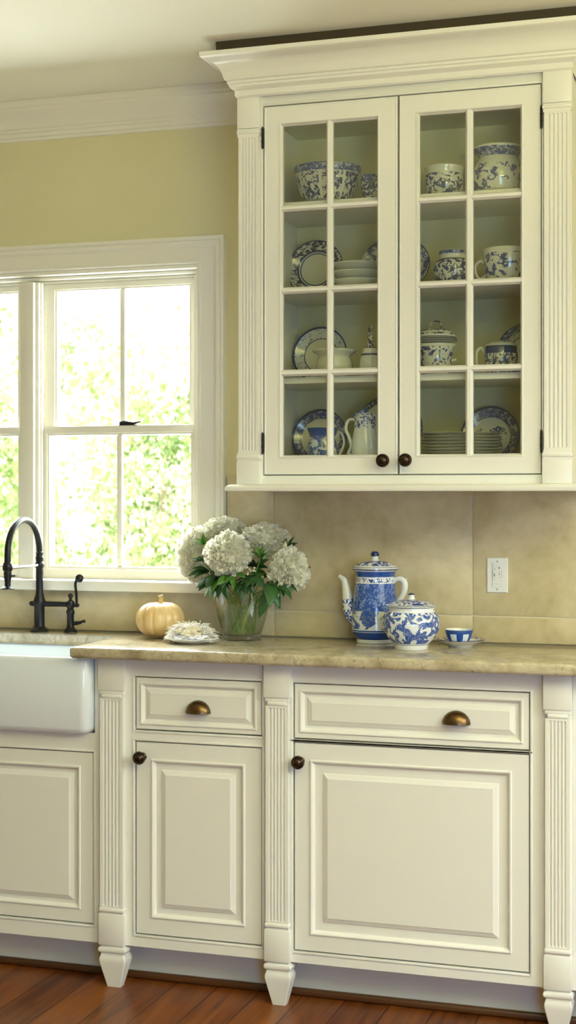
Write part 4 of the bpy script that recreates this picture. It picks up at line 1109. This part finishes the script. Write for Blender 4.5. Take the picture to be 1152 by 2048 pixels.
# leafy sprigs : (label, tip px,py, Y, leaf size px, n leaves, material)
SP = [
 ('dark leafy sprig at the left edge of the bouquet', 405, 1118, 3.90, 24, 7, LEAF, (-1, -.4, .2)),
 ('bright green sprig between the left and front flowers', 408, 1088, 3.92, 22, 6, LEAF2, (-.6, -.6, .6)),
 ('glossy sprig rising in the middle of the bouquet', 522, 1112, 3.885, 26, 9, LEAF2, (.1, -.5, 1)),
 ('small dark sprig behind the front flower top', 458, 1072, 3.94, 16, 5, LEAF, (.1, -.3, 1)),
 ('dark sprig at the upper right behind the flowers', 578, 1092, 3.97, 22, 6, LEAF, (.8, -.1, .6)),
 ('broad dark leaves hanging over the left vase rim', 423, 1155, 3.885, 42, 8, LEAF, (-.5, -.9, -.5)),
 ('broad leaves below the front flower over the vase rim', 458, 1152, 3.870, 38, 8, LEAF2, (0, -1, -.5)),
 ('dark leaves at the centre over the vase rim', 505, 1155, 3.875, 38, 8, LEAF, (.2, -1, -.4)),
 ('large pointed leaf hanging over the right vase rim', 540, 1176, 3.872, 62, 5, LEAF, (.15, -.5, -1.2)),
 ('long dark leaves drooping at the lower right of the bouquet', 560, 1160, 3.90, 44, 6, LEAF, (1, -.4, -.4)),
 ('dark sprig poking out behind the right flower', 598, 1135, 3.96, 26, 5, LEAF, (1, 0, .1)),
 ('pair of long leaves hanging in front of the vase, left of centre', 445, 1168, 3.868, 40, 5, LEAF, (-.15, -.6, -1)),
 ('medium green leaves spilling over the left vase rim', 432, 1165, 3.88, 44, 6, LEAF2, (-.6, -.6, -.9)),
 ('dark leaf cluster over the middle of the vase rim', 488, 1168, 3.868, 36, 7, LEAF, (.05, -.8, -.8)),
 ('dark leaves tucked under the right flower', 560, 1170, 3.885, 40, 6, LEAF, (.7, -.6, -.6)),
 ('dark foliage filling the middle behind the front flowers', 510, 1130, 3.93, 34, 10, LEAF, (.1, -.6, .4)),
 ('dark foliage under the left white flower', 410, 1142, 3.93, 34, 8, LEAF, (-.8, -.5, -.1)),
 ('dark foliage low in the right of the bouquet', 535, 1148, 3.92, 36, 8, LEAF, (.5, -.8, 0))]
for i, (lb, ax_, ay_, AY, ls, nl, mt, dr) in enumerate(SP):
    r_ = random.Random(50+i)
    K2 = Vector((0, 0, .018)); sp = thing('leafy_sprig', VC+K2, lb, 'foliage', 'leafy sprigs in the glass vase')
    tip = rel_pt(ax_, ay_, AY)-K2; p = [v-K2 for v in stem_path(tip+K2, i*2.1+.6, .9 if i % 2 else .55)]
    MB().tube(p, .0017, 6).build('stem', STEM, sp)
    D = Vector(dr).normalized()
    for k in range(nl):
        t_ = k/max(1, nl-1)
        az = k*2.4+r_.uniform(-.3, .3)
        side = Vector((math.cos(az), math.sin(az)*.6, math.sin(az*1.3)*.6))
        d = (D*(.55+.6*t_)+side*(.95-.45*t_))
        if d.y > .2: d.y *= -.3
        L_ = ls*S(ax_, AY)*r_.uniform(.8, 1.1); W_ = L_*r_.uniform(.19, .26)
        org = p[-1]-D*ls*S(ax_, AY)*.35*(1-t_)*1.0
        Mx = Matrix.Translation(org) @ frame(d, Vector((0, -.6, .8)), r_.uniform(-.5, .5))
        m = MB(); m.grid([[Mx @ v for v in row] for row in leaf_rows(L_, W_, r_.uniform(.1, .35), .28)])
        o = m.build('leaf', mt, sp, ang=None)
        o['kind'] = 'part'
        del o['kind']
        so = o.modifiers.new('t', 'SOLIDIFY'); so.thickness = .0004
# tiny cream buds between the flowers
r_ = random.Random(4)
bd = thing('bud_sprig', VC+Vector((0, 0, .018)), 'tiny pale buds beside the front white flower', 'flower')
m = MB(); c = rel_pt(502, 1143, 3.872)-Vector((0, 0, .018))
for k in range(11): m.ball(c+Vector((r_.uniform(-.012, .012), r_.uniform(-.006, .006), r_.uniform(-.013, .013))), r_.uniform(.0018, .0032), 6)
m.build('buds', PETAL, bd)
p = [v-Vector((0, 0, .018)) for v in stem_path(c+Vector((0, .004, .016)), 2.2, .4)]; MB().tube(p, .0014, 6).build('stem', STEM, bd)
# ---------------------------------------------------------------- outdoors
struct(MB().box(-16, 6, YW+.2, 24, -.6, -.5).build('ground', GRASS))
TR = [(-1.9, 7.6, 2.1, .60, 'low sunlit bush outside, seen right of the sash muntin'), (-3.15, 7.6, 2.7, .60, 'pale green bush outside the right-hand window, nearest the flowers'),
      (-4.4, 7.6, 3.0, .60, 'leafy pale green bush outside, seen above the faucet spout'), (-5.65, 7.6, 2.6, .60, 'sunlit shrub outside the left window'),
      (-3.2, 9.9, 3.4, .85, 'tall airy tree outside behind the right panes'), (-5.0, 9.9, 4.3, .85, 'tall sunlit tree outside behind the middle of the windows'), (-6.8, 9.9, 4.0, .85, 'tall pale tree outside behind the far left window')]
for ti, (tx, ty, th_, tr_, lb) in enumerate(TR):
    r_ = random.Random(100+ti)
    t = thing('garden_tree', (tx, ty, -.5), lb, 'tree', 'bushes and trees outside the window')
    p = smooth([(0, 0, 0), (.03, .02, th_*.3), (-.04, 0, th_*.6), (.02, 0, th_*.85)], 4)
    m = MB().tube(p, lerp_list([.04, .03, .015, .005], len(p)), 8)
    for k in range(7):
        z0 = th_*r_.uniform(.25, .8); a = r_.uniform(0, 2*PI); L_ = tr_*r_.uniform(.4, .8)
        m.tube([(0, 0, z0), (math.cos(a)*L_*.5, math.sin(a)*L_*.5, z0+.2), (math.cos(a)*L_, math.sin(a)*L_, z0+.35)], [.010, .006, .003], 6)
    m.build('trunk', BARK, t)
    m = MB(); bm = m.bm
    nc = 190 if ty < 9 else 80
    for _c in range(nc):
        a = r_.uniform(0, 2*PI); rr_ = tr_*math.sqrt(r_.random())*.85
        cx, cy, cz = rr_*math.cos(a), rr_*math.sin(a), (.6+(th_-.6)*r_.betavariate(1.2, 1.7)) if ty < 9 else th_*r_.betavariate(1.4, 1.5); cr = r_.uniform(.08, .20); cm = r_.choice([0, 0, 1, 1, 1, 2, 2, 3, 0, 4 if r_.random() < .4 else 1])
        for _ in range(75):
            v = Vector((r_.gauss(0, 1), r_.gauss(0, 1), r_.gauss(0, 1)))*cr*.55
            q_ = Euler((r_.uniform(0, 6), r_.uniform(0, 6), r_.uniform(0, 6))).to_matrix(); L_ = r_.uniform(.014, .032)
            c0 = Vector((cx, cy, cz))+v
            if c0.xy.length > tr_: c0.xy *= tr_/c0.xy.length
            if c0.z < .05: continue
            fc = bm.faces.new([bm.verts.new(c0+q_ @ Vector(w)) for w in ((-L_, 0, 0), (0, -L_*.5, 0.004), (L_, 0, 0), (0, L_*.5, .004))])
            fc.material_index = cm if r_.random() < .75 else r_.choice([0, 1, 2])
    m.build('foliage', [OL1, OL2, OL3, OL4, OL5], t, ang=None, recalc=False)

# ---------------------------------------------------------------- light
W = bpy.data.worlds.new('World'); SC.world = W; W.use_nodes = True
bg = W.node_tree.nodes['Background']; bg.inputs[0].default_value = (.97, .99, .85, 1); bg.inputs[1].default_value = 2.9
def area(name, loc, rot, sx_, sy_, power, col, spread=PI):
    l = bpy.data.lights.new(name, 'AREA'); l.shape = 'RECTANGLE'; l.size = sx_; l.size_y = sy_; l.energy = power; l.color = col; l.spread = spread
    o = bpy.data.objects.new(name, l); COL.objects.link(o); o.location = loc
    o.rotation_euler = rot; return o
def aim(o, tgt): o.rotation_euler = (Vector(tgt)-o.location).to_track_quat('-Z', 'Y').to_euler()
# daylight through the right-hand window: bright sky outside, above the opening
a = area('daylight_right', (RX1+1.3, 1.9, 2.75), (0, 0, 0), 2.6, 1.6, 205, (.84, .94, 1.0)); aim(a, (RX1-.6, 2.6, .9))
# added warm fill shining up to the ceiling; no lamp stands there
a = area('warm_ceiling_fill', (.35, 1.3, 1.9), (PI, 0, 0), .8, .8, 112, (1, .96, .38))
# added cool fill light low on the right; the wall is closed there
a = area('cool_fill_right', (RX1-.12, -.2, .95), (0, 0, 0), 1.4, 1.3, 66, (.34, .58, 1.0)); aim(a, (-1, 3.7, .6))
sun = bpy.data.lights.new('sun', 'SUN'); sun.energy = 12; sun.angle = .02; sun.color = (1, .96, .88)
so = bpy.data.objects.new('sun', sun); COL.objects.link(so); so.rotation_euler = Vector((-.25, .75, -.9)).to_track_quat('-Z', 'Y').to_euler()
# daylight arriving through the kitchen window
a = area('daylight_window', ((WX0+WX1)/2, YW+.35, 1.62), (0, 0, 0), 1.2, .9, 92, (.95, 1, .97)); aim(a, ((WX0+WX1)/2, 2.6, .9))

# ---------------------------------------------------------------- camera
cam = bpy.data.cameras.new('camera'); co = bpy.data.objects.new('camera', cam); COL.objects.link(co)
co.location = (0, 0, HC); co.rotation_euler = (PI/2, 0, TH)
cam.sensor_fit = 'HORIZONTAL'; cam.sensor_width = 36; cam.lens = F/1152*36; cam.shift_y = -(1024-HY)/1152
cam.clip_start = .05; cam.dof.use_dof = True; cam.dof.focus_distance = 3.95; cam.dof.aperture_fstop = 7
SC.camera = co
SC.view_settings.view_transform = 'Standard'; SC.view_settings.look = 'None'; SC.view_settings.exposure = 0; SC.view_settings.gamma = 1
SC.view_settings.use_curve_mapping = False
cy = SC.cycles
cy.use_denoising = True; cy.max_bounces = 10; cy.diffuse_bounces = 5; cy.transparent_max_bounces = 16; cy.sample_clamp_indirect = 6; cy.caustics_reflective = False; cy.caustics_refractive = False
